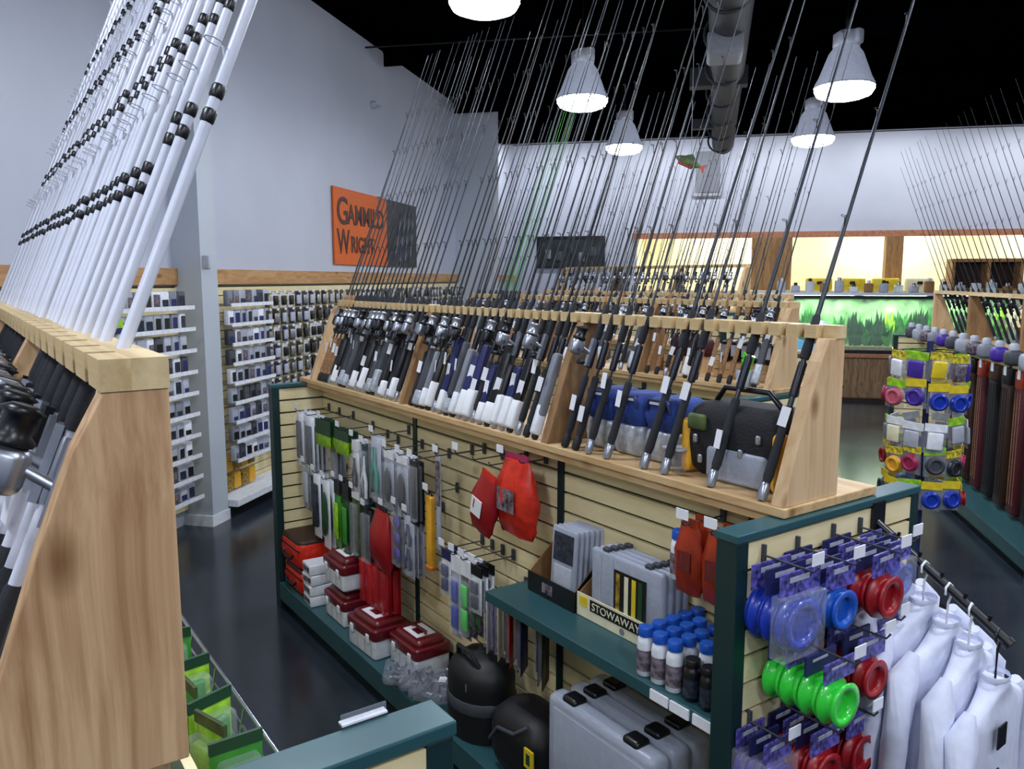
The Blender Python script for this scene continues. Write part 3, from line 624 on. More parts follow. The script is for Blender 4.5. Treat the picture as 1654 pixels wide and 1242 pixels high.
# ---------------------------------------------------------------- bottles
def bottle_proto(bodym, capm, h=.12, lab=None):
    t = thing('bottle', (0, 0, 0), '', 'bottle'); r = .0255
    MB().lathe([(r * .8, 0), (r, .004), (r, h * .68), (r * .9, h * .76), (r * .72, h * .8), (r * .72, h * .84)], 14).build('bottle_body', bodym, t, world=False)
    MB().lathe([(r * .88, h * .82), (r * .9, h * .83), (r * .88, h * .98), (r * .8, h)], 14).build('cap', capm, t, world=False)
    MB().lathe([(r + .0006, h * .12), (r + .0006, h * .55)], 14, cap=False).build('label_wrap', lab or 'print_mix', t, world=False)
    return t
bw = bottle_proto('white', 'blue_cap', .15); bk = bottle_proto('black', 'black', .12, 'print_dark')
first = True
cols = {0: [0, 1, 2, 3, 4], 1: [0, 1, 2, 3], 2: [0, 1, 2, 3]}
names = ['left', 'middle', 'right']; rown = ['front', 'second', 'third', 'fourth', 'back']
for ci in range(3):
    for ri in cols[ci]:
        x = -1.62 + ci * .059; y = 1.625 + ri * .056
        o = bw if first else dup(bw)
        first = False; o.location = (x, y, .85); tag(o, 'white bottle with blue cap, %s file, %s place from the shelf edge' % (names[ci], rown[ri]), 'bottle', 'blue-capped bottles')
for i, (x, y) in enumerate(((-1.44, 1.63), (-1.38, 1.63), (-1.44, 1.69), (-1.38, 1.69), (-1.44, 1.75), (-1.38, 1.75))):
    o = (bk if i < 2 else bw) if i in (0,) else dup(bk if i < 2 else bw)
    o.location = (x, y, .85); tag(o, ('black bottle at the right front end of the teal shelf, %s of two' % ['left', 'right'][i % 2] if i < 2 else 'white bottle with blue cap beside the teal post, %s of its four' % ['', '', 'front left', 'front right', 'back left', 'back right'][i]), 'bottle', 'black bottles' if i < 2 else 'blue-capped bottles by the post')
sb = dup(bw); sb.location = (-1.60, 1.735, 1.13); tag(sb, 'small bottle with blue cap hanging beside the amber pouches', 'bottle'); sb.pop('group', None)
# ---------------------------------------------------------------- cartons on the shelf
t1 = thing('display_tray', (-2.2, 1.795, .852), 'black-fronted cardboard tray on the teal shelf holding clear packs', 'box')
b = MB().box(-.15, .12, -.065, .065, 0, .004).prism([(-.065, 0), (.065, 0), (.065, .18), (-.065, .07)], -.15, -.146).prism([(-.065, 0), (.065, 0), (.065, .18), (-.065, .07)], .116, .12).box(-.15, .12, .061, .065, 0, .18)
b.build('tray_walls', 'kraft', t1, world=False); MB().box(-.151, .121, -.069, -.065, 0, .075).build('tray_front', 'black', t1, world=False)
MB().box(-.06, -.0, -.072, -.069, .02, .055).build('front_mark', 'print_mix', t1, world=False); MB().prism([(-.068, 0), (.065, 0), (.065, .18), (-.068, .07)], .1205, .123).build('tray_side', 'black', t1, world=False)
for i in range(6):
    c = thing('clear_card_pack', (-2.165 + .003 * i, 1.745 + i * .02, .858), 'clear clamshell pack, %s in the black-fronted tray' % (['front', 'second', 'third', 'fourth', 'fifth', 'rearmost'][i]), 'package', 'clear packs in the tray', rot=(-.06, 0, .02 * i))
    MB().rbox((0, 0, .14), (.14, .016, .27), .01).build('clamshell', 'frost', c, world=False); MB().box(-.055, .055, -.010, -.0082, .15, .255).build('print_panel', 'print_dark', c, world=False); MB().rbox((0, -.006, .085), (.1, .008, .1), .008).build('contents', 'grey_light', c, world=False)
t2 = thing('display_carton', (-1.90, 1.80, .852), 'cream display carton with bold lettering on the teal shelf', 'box')
b = MB().box(-.17, .17, -.06, .06, 0, .004).prism([(-.06, 0), (.06, 0), (.06, .16), (-.06, .075)], -.17, -.166).prism([(-.06, 0), (.06, 0), (.06, .16), (-.06, .075)], .166, .17).box(-.17, .17, .056, .06, 0, .16)
b.build('carton_walls', 'kraft', t2, world=False); fr = MB().box(-.171, .171, -.065, -.061, 0, .082).build('carton_front', 'cream', t2, world=False)
MB().box(-.1, .16, -.067, -.065, .034, .074).build('name_band', 'black', fr, world=False); MB().box(-.155, -.115, -.067, -.065, .04, .074).build('badge', 'yellow', fr, world=False)
text('STOWAWAY', .038, 'cream', fr, (-.09, -.0675, .041), (PI / 2, 0, 0), ext=.0005, sx=1.05)
MB().lathe([(.012, 0), (.012, .002)], 12, M=Matrix.Translation((.06, -.064, .017)) @ Matrix.Rotation(PI / 2, 4, 'X')).build('oval_mark', 'grey', fr, world=False)
for i in range(4):
    c = thing('utility_box', (-1.84 + i * .004, 1.757 + i * .0285, .858), ['front', 'second', 'third', 'rearmost'][i] + ' clear compartment box standing in the cream carton', 'box', 'clear compartment boxes')
    MB().rbox((0, 0, .13), (.34, .026, .25), .012).build('case', 'frost', c, world=False)
    for s in (-.1, .1): MB().rbox((s, 0, .26), (.03, .02, .014), .004).build('latch', 'grey_dark', c, world=False)
    lb = MB().box(-.05, .1, -.0155, -.0135, .05, .21).build('insert_card', 'black', c, world=False)
    for s, m_ in ((-.03, 'print_gold'), (0.01, 'cream'), (.045, 'yellow'), (.075, 'green_dark')): MB().box(s - .009, s + .009, -.017, -.0155, .06, .2).build('lure_picture', m_, lb, world=False)
    for s in (-.12, -.06): MB().box(s, s + .004, -.0145, -.0135, .03, .24).build('divider', 'grey_light', c, world=False)

# ---------------------------------------------------------------- goods on the base deck
DZ = .166
def bag_soft(x, y, z, sx, sy, sz, m, top, label, group=None):
    t = thing('soft_tackle_bag', (x, y, z), label, 'bag', group); MB().rbox((0, 0, sz / 2), (sx, sy, sz), .04, rz=.03, bulge=.008).build('bag_body', m, t, world=False)
    MB().rbox((0, 0, sz - .015), (sx * .98, sy * .98, .04), .04, rz=.015).build('lid', top, t, world=False)
    MB().path([(-sx * .25, -sy / 2 - .004, sz * .5), (-sx * .2, -sy / 2 - .02, sz * .35), (sx * .2, -sy / 2 - .02, sz * .35), (sx * .25, -sy / 2 - .004, sz * .5)], .007, 6).build('handle', 'black', t, world=False)
    MB().box(-sx / 2 - .005, sx / 2 + .005, -sy / 2 - .006, -sy / 2, sz * .68, sz * .72).build('zip', 'black', t, world=False)
bag_soft(-4.53, 1.70, DZ, .30, .25, .15, 'red_orange', 'maroon', 'lower red soft bag at the left end of the base deck')
bag_soft(-4.55, 1.70, DZ + .155, .32, .26, .17, 'red_orange', 'brown_dark', 'upper red soft bag with a dark lid at the left end of the base deck')
for i in range(4):
    c = thing('white_reel_box', (-4.27, 1.63, DZ + i * .062), 'small white box, %s in the stack by the red soft bags' % ['lowest', 'second from bottom', 'third from bottom', 'topmost'][i], 'box', 'small white box stack', rot=(0, 0, R.uniform(-.08, .08)))
    MB().rbox((0, 0, .03), (.13, .13, .058), .005).build('box_body', 'white', c, world=False); MB().box(-.05, .05, -.067, -.065, .015, .045).build('print', 'print_mix', c, world=False)
def tackle_box(x, y, z, sx, sy, sz, label, rot=0, group='red and white tackle boxes'):
    t = thing('tackle_box', (x, y, z), label, 'tackle box', group, rot=(0, 0, rot))
    MB().rbox((0, 0, sz * .26), (sx * .94, sy * .92, sz * .52), .015, rz=.008).build('tray_base', 'white', t, world=False)
    lid = MB(); lid.rbox((0, 0, sz * .62), (sx, sy, sz * .3), .025, rz=.01); lid.rbox((0, 0, sz * .80), (sx * .84, sy * .8, sz * .24), .03, rz=.02); lid = lid.build('lid', 'red_deep', t, world=False)
    MB().box(-sx * .24, sx * .24, -sy * .26, -sy * .14, sz * .915, sz * .93).box(-sx * .24, sx * .24, sy * .14, sy * .26, sz * .915, sz * .93).box(-sx * .24, -sx * .13, -sy * .14, sy * .14, sz * .915, sz * .93).box(sx * .13, sx * .24, -sy * .14, sy * .14, sz * .915, sz * .93).build('white_label', 'paper', lid, world=False)
    MB().path([(-sx * .22, 0, sz * .92), (-sx * .2, 0, sz), (sx * .2, 0, sz), (sx * .22, 0, sz * .92)], .007, 6).build('handle', 'red_deep', t, world=False)
    for s in (-.28, .28): MB().rbox((s * sx, -sy * .5, sz * .5), (.03, .012, sz * .22), .004).build('latch', 'white', t, world=False)
    for k in range(4): MB().box(sx * (-.36 + k * .24) - .003, sx * (-.36 + k * .24) + .003, -sy * .468, -sy * .455, sz * .04, sz * .4).build('rib', 'grey_light', t, world=False)
tackle_box(-3.98, 1.71, DZ, .28, .22, .185, 'red and white tackle box at the bottom of the two-high stack')
tackle_box(-3.98, 1.71, DZ + .2, .28, .22, .185, 'red and white tackle box on top of the two-high stack')
tackle_box(-3.56, 1.67, DZ, .30, .21, .2, 'front red and white tackle box with a white label, nearest the deck edge', .05)
tackle_box(-3.26, 1.745, DZ, .28, .2, .19, 'red and white tackle box right of the front one, against the slatwall', .02)
# clear bags of small dark tackle
for i, (x, y) in enumerate(((-3.08, 1.64), (-2.98, 1.72), (-3.17, 1.59), (-2.9, 1.62), (-3.03, 1.60))):
    t = thing('tackle_bag', (x, y, DZ + .012 * i), ['clear bag of dark weights on the deck, widest', 'clear bag with a small white sticker on the deck', 'clear bag of small parts at the deck edge', 'clear bag beside the black cooler bag', 'clear bag, topmost of the loose pile'][i], 'bag', 'clear bags of small tackle', rot=(R.uniform(-.1, .1), R.uniform(-.1, .1), R.uniform(-1, 1)))
    bits = MB()
    for k in range(26): bits.obox((R.uniform(-.08, .08), R.uniform(-.06, .06), R.uniform(.012, .04)), (R.uniform(.015, .045), .01, .008), (R.uniform(-1, 1), R.uniform(-1, 1), R.uniform(0, 3)), R.randrange(3))
    o = bits.build('small_tackle', ['graphite', 'silver', 'black'], t, world=False); o['kind'] = 'stuff'
    MB().rbox((0, 0, .027), (.2, .15, .05), .03, rz=.022).build('plastic_bag', 'bagclear', t, world=False)
    if i == 1: MB().obox((.03, 0, .055), (.05, .035, .002)).build('sticker', 'paper', t, world=False)
# black cooler bag and second dark bag
bb = thing('black_bag', (-2.64, 1.70, DZ), 'large black bucket-shaped bag with a grey strap on the base deck', 'bag')
rgs = []
for k in range(10):
    v = k / 9; z = .33 * math.sin(v * PI / 2); rr = 1 - .85 * max(0, v - .55) ** 1.6 / .28
    rgs.append([(.16 * rr * math.cos(2 * PI * j / 20) * (1 + .03 * math.sin(3 * j)), .13 * rr * math.sin(2 * PI * j / 20), z + (.004 * math.sin(j))) for j in range(20)])
MB().loft(rgs).build('bag_body', 'black_bag', bb, world=False)
MB().lathe([(.163, .12), (.166, .13), (.164, .165), (.16, .17)], 20, cap=False, M=Matrix.Diagonal((1, .83, 1, 1))).build('strap_band', 'grey_dark', bb, world=False)
MB().path([(-.08, -.06, .3), (-.05, -.08, .36), (.05, -.08, .36), (.08, -.06, .3)], .01, 6).build('handle', 'black_soft', bb, world=False)
for s in (-.09, .06): MB().rbox((s, -.112, .23), (.02, .012, .04), .005).build('buckle', 'silver', bb, world=False)
bb2 = thing('black_bag', (-2.26, 1.69, DZ), 'smaller black bag with a yellow tag beside the clear cases', 'bag'); MB().rbox((0, 0, .13), (.34, .24, .26), .09, rz=.08).build('bag_body', 'black_bag', bb2, world=False)
yt = MB().box(.11, .16, -.128, -.12, .13, .2).build('tag', 'yellow', bb2, world=False); MB().box(.125, .145, -.13, -.128, .145, .185).build('tag_print', 'green_dark', yt, world=False)
MB().path([(-.15, -.1, .1), (-.05, -.13, .2), (.05, -.13, .22), (.1, -.1, .26)], .008, 6).build('strap', 'grey_dark', bb2, world=False)
# translucent cases with black latches
for i in range(3):
    t = thing('carry_case', (-1.765, 1.60 + i * .088, DZ), ['front', 'middle', 'rear'][i] + ' translucent grey carry case with black latches under the shelf', 'case', 'translucent carry cases')
    MB().rbox((0, 0, .24), (.5, .082, .47), .025).build('shell', 'frost', t, world=False)
    MB().rbox((0, -.036, .24), (.43, .014, .40), .012).build('front_ridge', 'frost', t, world=False)
    for s in (-.15, .14): MB().rbox((s, 0, .475), (.07, .06, .03), .012).build('latch', 'black', t, world=False)
    lb = MB().box(-.11, .11, -.0465, -.044, .09, .22).build('label_card', 'black', t, world=False); MB().box(-.05, .0, -.048, -.0465, .1, .2).build('label_print', 'cream', lb, world=False); MB().box(-.13, -.112, -.0465, -.044, .13, .21).build('label_edge', 'paper', t, world=False)
    inner = MB()
    for k in range(4): inner.box(-.2 + k * .12, -.196 + k * .12, -.03, .03, .03, .42)
    inner.build('divider', 'grey', t, world=False)

# ---------------------------------------------------------------- bags on the rack ledge, right bay
for i in range(3):
    t = thing('cooler_bag', (-2.125 + i * .15, 1.95, LZ - .002), ['left', 'middle', 'right'][i] + ' blue and silver cooler bag behind the rods of the right bay', 'bag', 'blue cooler bags')
    MB().rbox((0, 0, .055), (.145, .16, .11), .025, rz=.02, bulge=.004).build('silver_base', 'silver_fabric', t, world=False)
    MB().rbox((0, 0, .155), (.148, .165, .12), .03, rz=.035, bulge=.006).build('blue_top', 'blue_fabric', t, world=False)
    MB().path([(-.05, -.083, .17), (-.04, -.09, .21), (.04, -.09, .21), (.05, -.083, .17)], .006, 5).build('handle', 'navy', t, world=False)
    MB().obox((0, -.086, .2), (.09, .004, .012)).build('zip_tab', 'paper', t, world=False)
t = thing('tackle_bag_large', (-1.52, 1.95, LZ - .002), 'large black and gold tackle bag at the right end of the rack ledge', 'bag')
MB().rbox((0, 0, .115), (.36, .2, .23), .05, rz=.05, bulge=.008).build('bag_body', 'black_soft', t, world=False)
for s in (-.17, .165): MB().rbox((s, -.06, .09), (.035, .1, .17), .016).build('gold_side', 'yellow_orange', t, world=False)
MB().rbox((.03, -.1, .055), (.22, .03, .1), .014).build('front_pocket', 'frost', t, world=False)
MB().path([(-.12, -.02, .23), (-.08, -.03, .275), (.08, -.03, .275), (.12, -.02, .23)], .009, 6).build('handle', 'black', t, world=False)
for s, z in ((-.12, .12), (-.02, .14), (.05, .1), (.11, .15), (-.1, .06)): MB().rbox((s, -.113, z), (.016, .01, .026), .004).build('buckle', 'silver', t, world=False)
MB().rbox((-.12, -.108, .17), (.07, .02, .05), .01).build('logo_patch', 'camo', t, world=False)
t = thing('rod_jar', (-1.72, 1.85, LZ - .002), 'small clear tub on the ledge left of the black and gold bag', 'tub'); MB().rbox((0, 0, .035), (.08, .07, .07), .012).build('tub', 'bagclear', t, world=False); MB().rbox((0, 0, .074), (.084, .074, .01), .012, rz=.004).build('lid', 'grey_light', t, world=False)

# ---------------------------------------------------------------- end cap: hand-line reels on hooks
def ring_reel(parent, c, Rr, th, m, m2=None):
    """wide hand-line reel, axis along x, open centre"""
    x0 = c[0]; prof = [(Rr * .62, -th / 2), (Rr * .9, -th / 2), (Rr, -th / 2 + th * .12), (Rr * .97, -th * .2), (Rr * .72, 0), (Rr * .8, th * .25), (Rr * .92, th / 2), (Rr * .62, th / 2), (Rr * .55, 0), (Rr * .62, -th / 2)]
    M = Matrix.Translation(c) @ Matrix.Rotation(PI / 2, 4, 'Y')
    o = MB().lathe(prof, 22, M=M, cap=False).lathe([(Rr * .6, -th * .1), (Rr * .6, th * .1)], 22, M=M).build('reel_ring', m, parent, world=False)
    MB().box(c[0] - .004, c[0] + .004, c[1] - .008, c[1] + .008, c[2] - Rr * .6, c[2] + Rr * .6).build('finger_bar', m2 or m, parent, world=False)
def line_reel(x, y, z, Rr, th, m, label, group, head='navy', drop=.05, w=None, bag='clear'):
    w = w or Rr * 2; t = thing('hand_line_reel', (x, y, z), label, 'hand reel', group, rot=(0, 0, R.uniform(-.04, .04)))
    MB().box(-.003, .003, -w / 2, w / 2, -drop - .01, 0).build('header_card', head, t, world=False)
    MB().box(.003, .0045, -w * .3, w * .2, -drop * .45, -.012).build('header_print', 'grey_light', t, world=False)
    ring_reel(t, (0, 0, -drop - Rr - .008), Rr, th, m)
    if bag: MB().rbox((0, 0, -drop - Rr - .008), (th + .01, w + .012, Rr * 2 + .014), .006, seg=2).build('bag', bag, t, world=False)
    return t
EX = GX1 + .012
def ecap(y, z, n, Rr, th, m, label, group, gap=None, bagof=lambda i: 'clear', ln=.26, drop=.05, head='navy'):
    hook(G1, EX, y, z, ln, (1, 0)); gap = gap or th + .006
    for i in range(n): line_reel(EX + ln - .02 - th / 2 - i * gap, y, z - .005, Rr, th, m, label + ', ' + ['frontmost', 'second', 'third', 'rearmost'][i], group, drop=drop, bag=bagof(i), head=head if i % 2 else 'print_blue')
NB_ = lambda i: None
ecap(1.65, 1.325, 4, .074, .036, 'blue', 'large blue hand reel on the leftmost end-cap hook', 'large blue hand reels', ln=.15, drop=.055, bagof=lambda i: 'clear' if i == 0 else None)
ecap(1.79, 1.32, 4, .058, .036, 'blue_cap', 'smaller blue hand reel on the second end-cap hook', 'smaller blue hand reels', ln=.17, drop=.055, bagof=NB_)
ecap(1.95, 1.325, 4, .064, .042, 'red', 'red hand reel facing the aisle, third hook of the top row', 'red hand reels of the top row', ln=.2, drop=.05, bagof=NB_)
ecap(2.08, 1.32, 3, .05, .036, 'clear_blue', 'navy-carded small reel on the fourth hook', 'navy-carded reels', ln=.16, drop=.05)
ecap(1.70, 1.115, 4, .062, .046, 'green_neon', 'bright green hand reel on the end cap', 'green hand reels', ln=.24, drop=.04, bagof=NB_)
ecap(1.90, 1.11, 4, .058, .038, 'red', 'red hand reel in the second end-cap row', 'red hand reels of the second row', ln=.2, drop=.05, bagof=NB_)
ecap(2.06, 1.10, 3, .05, .036, 'clear_blue', 'small navy-carded reel, second row', 'navy-carded reels of the second row', ln=.15, drop=.05)
ecap(1.62, .885, 3, .055, .036, 'purple', 'purple hand reel at the bottom left of the end cap', 'purple hand reels', ln=.13, drop=.05)
ecap(1.76, .885, 4, .06, .036, 'red', 'red hand reel at the photo bottom, left group', 'bottom red hand reels, left', ln=.17, bagof=NB_)
ecap(1.90, .89, 4, .06, .036, 'red', 'red hand reel at the photo bottom, right group', 'bottom red hand reels, right', ln=.18, bagof=NB_)
ecap(1.66, .66, 4, .06, .036, 'maroon', 'maroon hand reel in the lowest end-cap row', 'maroon hand reels', ln=.18)

# clothing arm with white shirts
arm = thing('faceout_arm', (EX, 2.17, 1.31), 'black sloping clothing arm sticking out of the end cap', 'clothing arm')
A0 = Vector((EX - .01, 2.17, 1.325)); A1 = Vector((-.87, 2.17, 1.095))
MB().path([A0, A1], .0125, 10).build('bar', 'black', arm); MB().path([A1, A1 + Vector((.012, 0, -.008))], .018, 10).build('end_knob', 'black', arm)
MB().box(EX - .002, EX + .008, 2.14, 2.20, 1.26, 1.38).build('mounting_plate', 'dark_metal', arm)
for k in range(5): q = A0.lerp(A1, .2 + k * .17); MB().path([q + Vector((0, 0, .01)), q + Vector((.004, 0, .026))], .005, 6).build('stop_ball', 'black', arm)
def shirt(c, width, length, m, label, group, hang='white', logos=(), face=0, sleeves=True, cat='shirt', hook_h=.09):
    """garment on a hanger; body plane across local y, facing +x"""
    t = thing('shirt', c, label, cat, group, rot=(0, 0, face))
    rings = []
    prof = [(-.02, .2, .03), (.0, .26, .034), (.035, .5, .03), (.07, .76, .028), (.11, .93, .03), (.16, .98, .034), (.3, .9, .036), (.5, .88, .04), (.75, .92, .045), (1, .97, .05)]
    for v, wv, dv in prof:
        z = -hook_h - length * v; ring = []
        for j in range(28):
            a = 2 * PI * j / 28; y = width / 2 * wv * math.cos(a); f = dv * math.sin(a)
            fold = .012 * v * math.sin(9 * a + v * 2) + .008 * v * math.sin(5 * a + 1.3)
            ring.append((f + fold, y, z + (.0 if v > .1 else -.02 * abs(math.cos(a)))))
        rings.append(ring)
    MB().loft(rings).build('body', m, t, world=False)
    if sleeves:
        for s in (-1, 1):
            pts = [(0, s * width * .36, -hook_h - .075 * length), (0, s * width * .46, -hook_h - .17 * length), (.01, s * width * .56, -hook_h - .45 * length), (.0, s * width * .55, -hook_h - .8 * length)]
            MB().path(pts, [.014, .04, .034, .026], 10).build('sleeve', m, t, world=False)
    MB().lathe([(.036, length * .012), (.038, 0), (.036, -.006)], 14, M=Matrix.Translation((0, 0, -hook_h + .01)) @ Matrix.Diagonal((.9, 1.2, 1, 1)), cap=False).build('collar', m, t, world=False)
    pts = [(0, .012 * math.sin(k * .7), 0 + .028 * math.cos(k * .7) - .015) for k in range(5)][::-1]
    h = MB().path([(0, -.016, -.012), (0, -.016, .008), (0, 0, .018), (0, .016, .006), (0, .012, -.02), (0, 0, -.04), (0, 0, -hook_h - .01)], .0035, 6)
    h.path([(0, -width * .38, -hook_h - .075), (0, 0, -hook_h - .005), (0, width * .38, -hook_h - .075)], .006, 6)
    h.build('hanger', hang, t, world=False)
    for (y, z, wy, wz, mm) in logos: MB().box(.045, .049, y - wy / 2, y + wy / 2, -hook_h - z - wz, -hook_h - z).build('logo', mm, t, world=False)
    return t
sd = [('rearmost white shirt on the sloping arm, behind the red reels', 'white', ()), ('second white shirt on the sloping arm, from the slatwall', 'white', ()), ('third white shirt on the sloping arm, on a white hanger', 'white', ((.1, .3, .05, .03, 'grey'),)),
      ('fourth white shirt on the sloping arm, on a white hanger', 'white', ((-.06, .32, .06, .03, 'grey'),)), ('white shirt with small black logos on a black hanger, nearest the arm end', 'black', ((-.06, .085, .05, .06, 'black'), (-.1, .2, .07, .08, 'black')))]
for i, (lb, hg, lg) in enumerate(sd):
    q = A0.lerp(A1, (.22, .42, .6, .76, .95)[i]); shirt((q.x, q.y, q.z - .003), .40, .62, 'shirt_white', lb, 'white shirts on the arm', hg, lg, face=R.uniform(-.12, .12), hook_h=.10 if i < 4 else .12)

# ---------------------------------------------------------------- wire basket on the near gondola with green packs
wb = thing('wire_basket', (-1.6, .24, 1.0), 'silver wire basket on the near gondola beside the cedar panel', 'basket')
x0, x1, yb, yf, zt, zb = -2.6, -1.0, .235, .415, 1.195, 1.04
MB().path([(x0, yb, zt), (x0, yf, zt), (x1, yf, zt), (x1, yb, zt), (x0, yb, zt)], .0045, 6).build('rim', 'chrome', wb)
MB().path([(x0, yf, zt - .05), (x1, yf, zt - .05)], .0025, 5).path([(x0, yf, zt - .1), (x1, yf, zt - .1)], .0025, 5).path([(x0, yf - .03, zb), (x1, yf - .03, zb)], .003, 5).build('front_wire', 'chrome', wb)
k = 0
while x0 + k * .1 <= x1 + .001:
    X = x0 + k * .1; k += 1
    MB().path([(X, yb, zt), (X, yb, zb), (X, yf - .03, zb), (X, yf, zt)], .0025, 5).build('cross_wire', 'chrome', wb)
for i in range(8):
    pack('green_bait_bag', (-1.92 + .085 * i, .33 + .02 * (i % 2), 1.24), .09, .17, .03, ['lime', 'green', 'lime'][i % 3], 'clear', item='green' if i % 2 else 'lime', header='green_dark' if i % 2 else 'camo', header_h=.12, label='green bait bag in the wire basket, %s from the photo bottom' % ORD[7 - i], cat='package', group='green bait bags', face='+x' if i % 2 else '-y', tilt=R.uniform(-.5, .5))
tg = thing('shelf_talker', (-.975, .445, GH + .022), 'small clear price holder standing on the teal rail at the bottom', 'price holder', rot=(0, 0, 0))
MB().box(-.03, -.027, -.035, .035, 0, .018).build('holder', 'bagclear', tg, world=False); MB().obox((-.03, 0, .004), (.014, .07, .003)).build('foot', 'white', tg, world=False)

# ---------------------------------------------------------------- left wall stock
def pk_mesh(i):
    b = MB(); w_, h_ = (.095, .145)
    b.box(0, .004, -w_ / 2, w_ / 2, -h_, 0, 0); b.rbox((.016, 0, -h_ * .55), (.022, w_ * .8, h_ * .62), .008, 1, seg=2)
    b.obox((.03, 0, .004), (.003, .04, .024), (0, .2, 0), 2)
    b.path([(-.16, 0, .0), (.03, 0, .0)], .002, 4, 3)
    bm_ = [('grey_dark', 'silver'), ('black', 'graphite'), ('graphite', 'grey_light'), ('white', 'black'), ('navy', 'grey_light'), ('black', 'silver')][i]
    return b.mesh('lure_pack', [bm_[0], bm_[1], 'tag', 'silver'])
pkm = [pk_mesh(i) for i in range(6)]
def wall_pack(a, z, d=.16, k=None, rc=(0, 0)):
    o = D.objects.new('lure_pack', pkm[R.randrange(6) if k is None else k]); COL.objects.link(o)
    o.location = room(a, -4.068 + d, z); o.rotation_euler = (0, 0, RROT + R.uniform(-.1, .1)); tag(o, 'lure pack on the side wall, %s column past the wire shelves, %s row down' % (ORD[rc[1]], ORD[rc[0]]), 'package', 'lure packs on the side wall'); return o
n = 0; ci = 0
a = 6.75
while a < 13.2:
    for zi in range(9):
        if zi < (9 if n < 108 else 6): wall_pack(a + R.uniform(-.012, .012), 1.90 - zi * .165, rc=(zi, ci)); n += 1
    a += .147; ci += 1
def shelf_bay(a0, a1, rows, lab, grp, pl, pg):
    for k in range(rows):
        z = 1.80 - k * .165
        s = thing('wire_shelf', room((a0 + a1) / 2, -4.06, z), lab + ', %s row' % ['top', 'second', 'third', 'fourth', 'fifth', 'sixth', 'seventh', 'eighth', 'ninth', 'tenth'][k], 'shelf', grp, rot=(0, 0, RROT))
        h = (a1 - a0) / 2
        MB().box(.285, .293, -h, h, -.008, .022).build('white_lip', 'white', s, world=False)
        m_ = MB().path([(0, -h, 0), (.29, -h, 0)], .004, 4).path([(0, h, 0), (.29, h, 0)], .004, 4)
        for j in range(1, 8): m_.path([(0, -h + 2 * h * j / 8, 0), (.29, -h + 2 * h * j / 8, 0)], .002, 4)
        m_.build('wires', 'chrome', s, world=False)
        nn = int((a1 - a0) / .095)
        for j in range(nn):
            c = R.choice(['frost', 'white', 'grey_light', 'grey', 'frost', 'grey_dark'])
            o = MB().rbox((0, 0, .064), (.05, .084, .128), .01, 0, 2).box(.0255, .0265, -.03, .03, .02, R.uniform(.05, .11), 1).build('clamshell_pack', [c, R.choice(['print_dark', 'black', 'print_mix', 'lime' if (a0 < 5 and k < 2 and j < 3 and False) else 'navy'])], loc=room(a0 + .05 + j * .095, -3.83, z + .001), world=False, rot=(0, 0, RROT + R.uniform(-.15, .15)))
            tag(o, pl % (ORD[k], ORD[j]), 'package', pg)
shelf_bay(5.95, 6.62, 9, 'white wire shelf right of the pillar', 'wire shelves right of the pillar', 'pale pack right of the pillar, %s shelf down, %s from the pillar side', 'packs right of the pillar')
shelf_bay(4.35, 5.45, 10, 'white wire shelf left of the pillar', 'wire shelves left of the pillar', 'pale pack left of the pillar, %s shelf down, %s from the left', 'packs left of the pillar')
for i, z in enumerate((1.66, 1.83)):
    t = thing('bait_bag', room(4.55, -3.74, z), ['lower', 'upper'][i] + ' lime and blue bag on the wire shelves left of the pillar', 'package', rot=(0, 0, RROT)); MB().rbox((0, 0, .05), (.03, .12, .1), .012).build('bag', 'lime', t, world=False); MB().box(.016, .018, -.055, .055, .0, .04).build('blue_band', 'navy', t, world=False)
# gold packs near the floor and low shelf
for i in range(10):
    t = tag(MB().rbox((0, 0, .07), (.04, .1, .14), .01).build('gold_pack', R.choice(['print_gold', 'yellow_orange', 'cork']), loc=room(5.98 + .12 * (i % 5), -3.97, .18 + .17 * (i // 5)), world=False, rot=(0, 0, RROT)), 'gold pack low on the side wall, %s from the pillar, %s row' % (ORD[i % 5], ['bottom', 'upper'][i // 5]), 'package', 'gold packs near the floor')
tag(MB().box(0, .3, 0, 1.6, .1, .16).build('low_shelf', 'white', loc=room(5.9, -4.06, 0), world=False, rot=(0, 0, RROT), bev=.004), 'white low shelf along the foot of the side wall', 'shelf')

# ---------------------------------------------------------------- goods on the second gondola's ledge
def crate(x, y, z, sx, sy, sz, label):
    t = thing('wooden_crate', (x, y, z), label, 'crate')
    for i in range(2):
        MB().box(-sx / 2, sx / 2, -sy / 2 - .008, -sy / 2, sz * (.02 + .5 * i), sz * (.46 + .5 * i)).build('front_slat', 'wood_ledge', t, world=False); MB().box(-sx / 2, sx / 2, sy / 2, sy / 2 + .008, sz * (.02 + .5 * i), sz * (.46 + .5 * i)).build('back_slat', 'wood_ledge', t, world=False)
    for s in (-1, 1): MB().box(s * sx / 2 - .006, s * sx / 2 + .006, -sy / 2, sy / 2, 0, sz).build('side', 'wood_board', t, world=False)
    MB().box(-sx / 2, sx / 2, -sy / 2, sy / 2, 0, .01).build('bottom', 'wood_board', t, world=False); return t
g2z = LZ - .002
crate(-3.62, 3.98, g2z, .3, .2, .11, 'tan crate on the second rack ledge, left of two'); crate(-3.12, 3.98, g2z, .42, .2, .1, 'tan crate on the second rack ledge, right of two')
for i in range(4):
    o = tag(MB().rbox((0, 0, .06), (.09, .12, .13), .035, 0, 3).path([(-.02, 0, .12), (0, 0, .155), (.02, 0, .12)], .006, 5, 1).build('maroon_bag', ['maroon', 'black'], loc=(-3.72 + i * .075, 3.98, g2z + .1), world=False), 'small maroon pouch in the left tan crate, %s from the left' % ORD[i], 'pouch', 'maroon pouches')
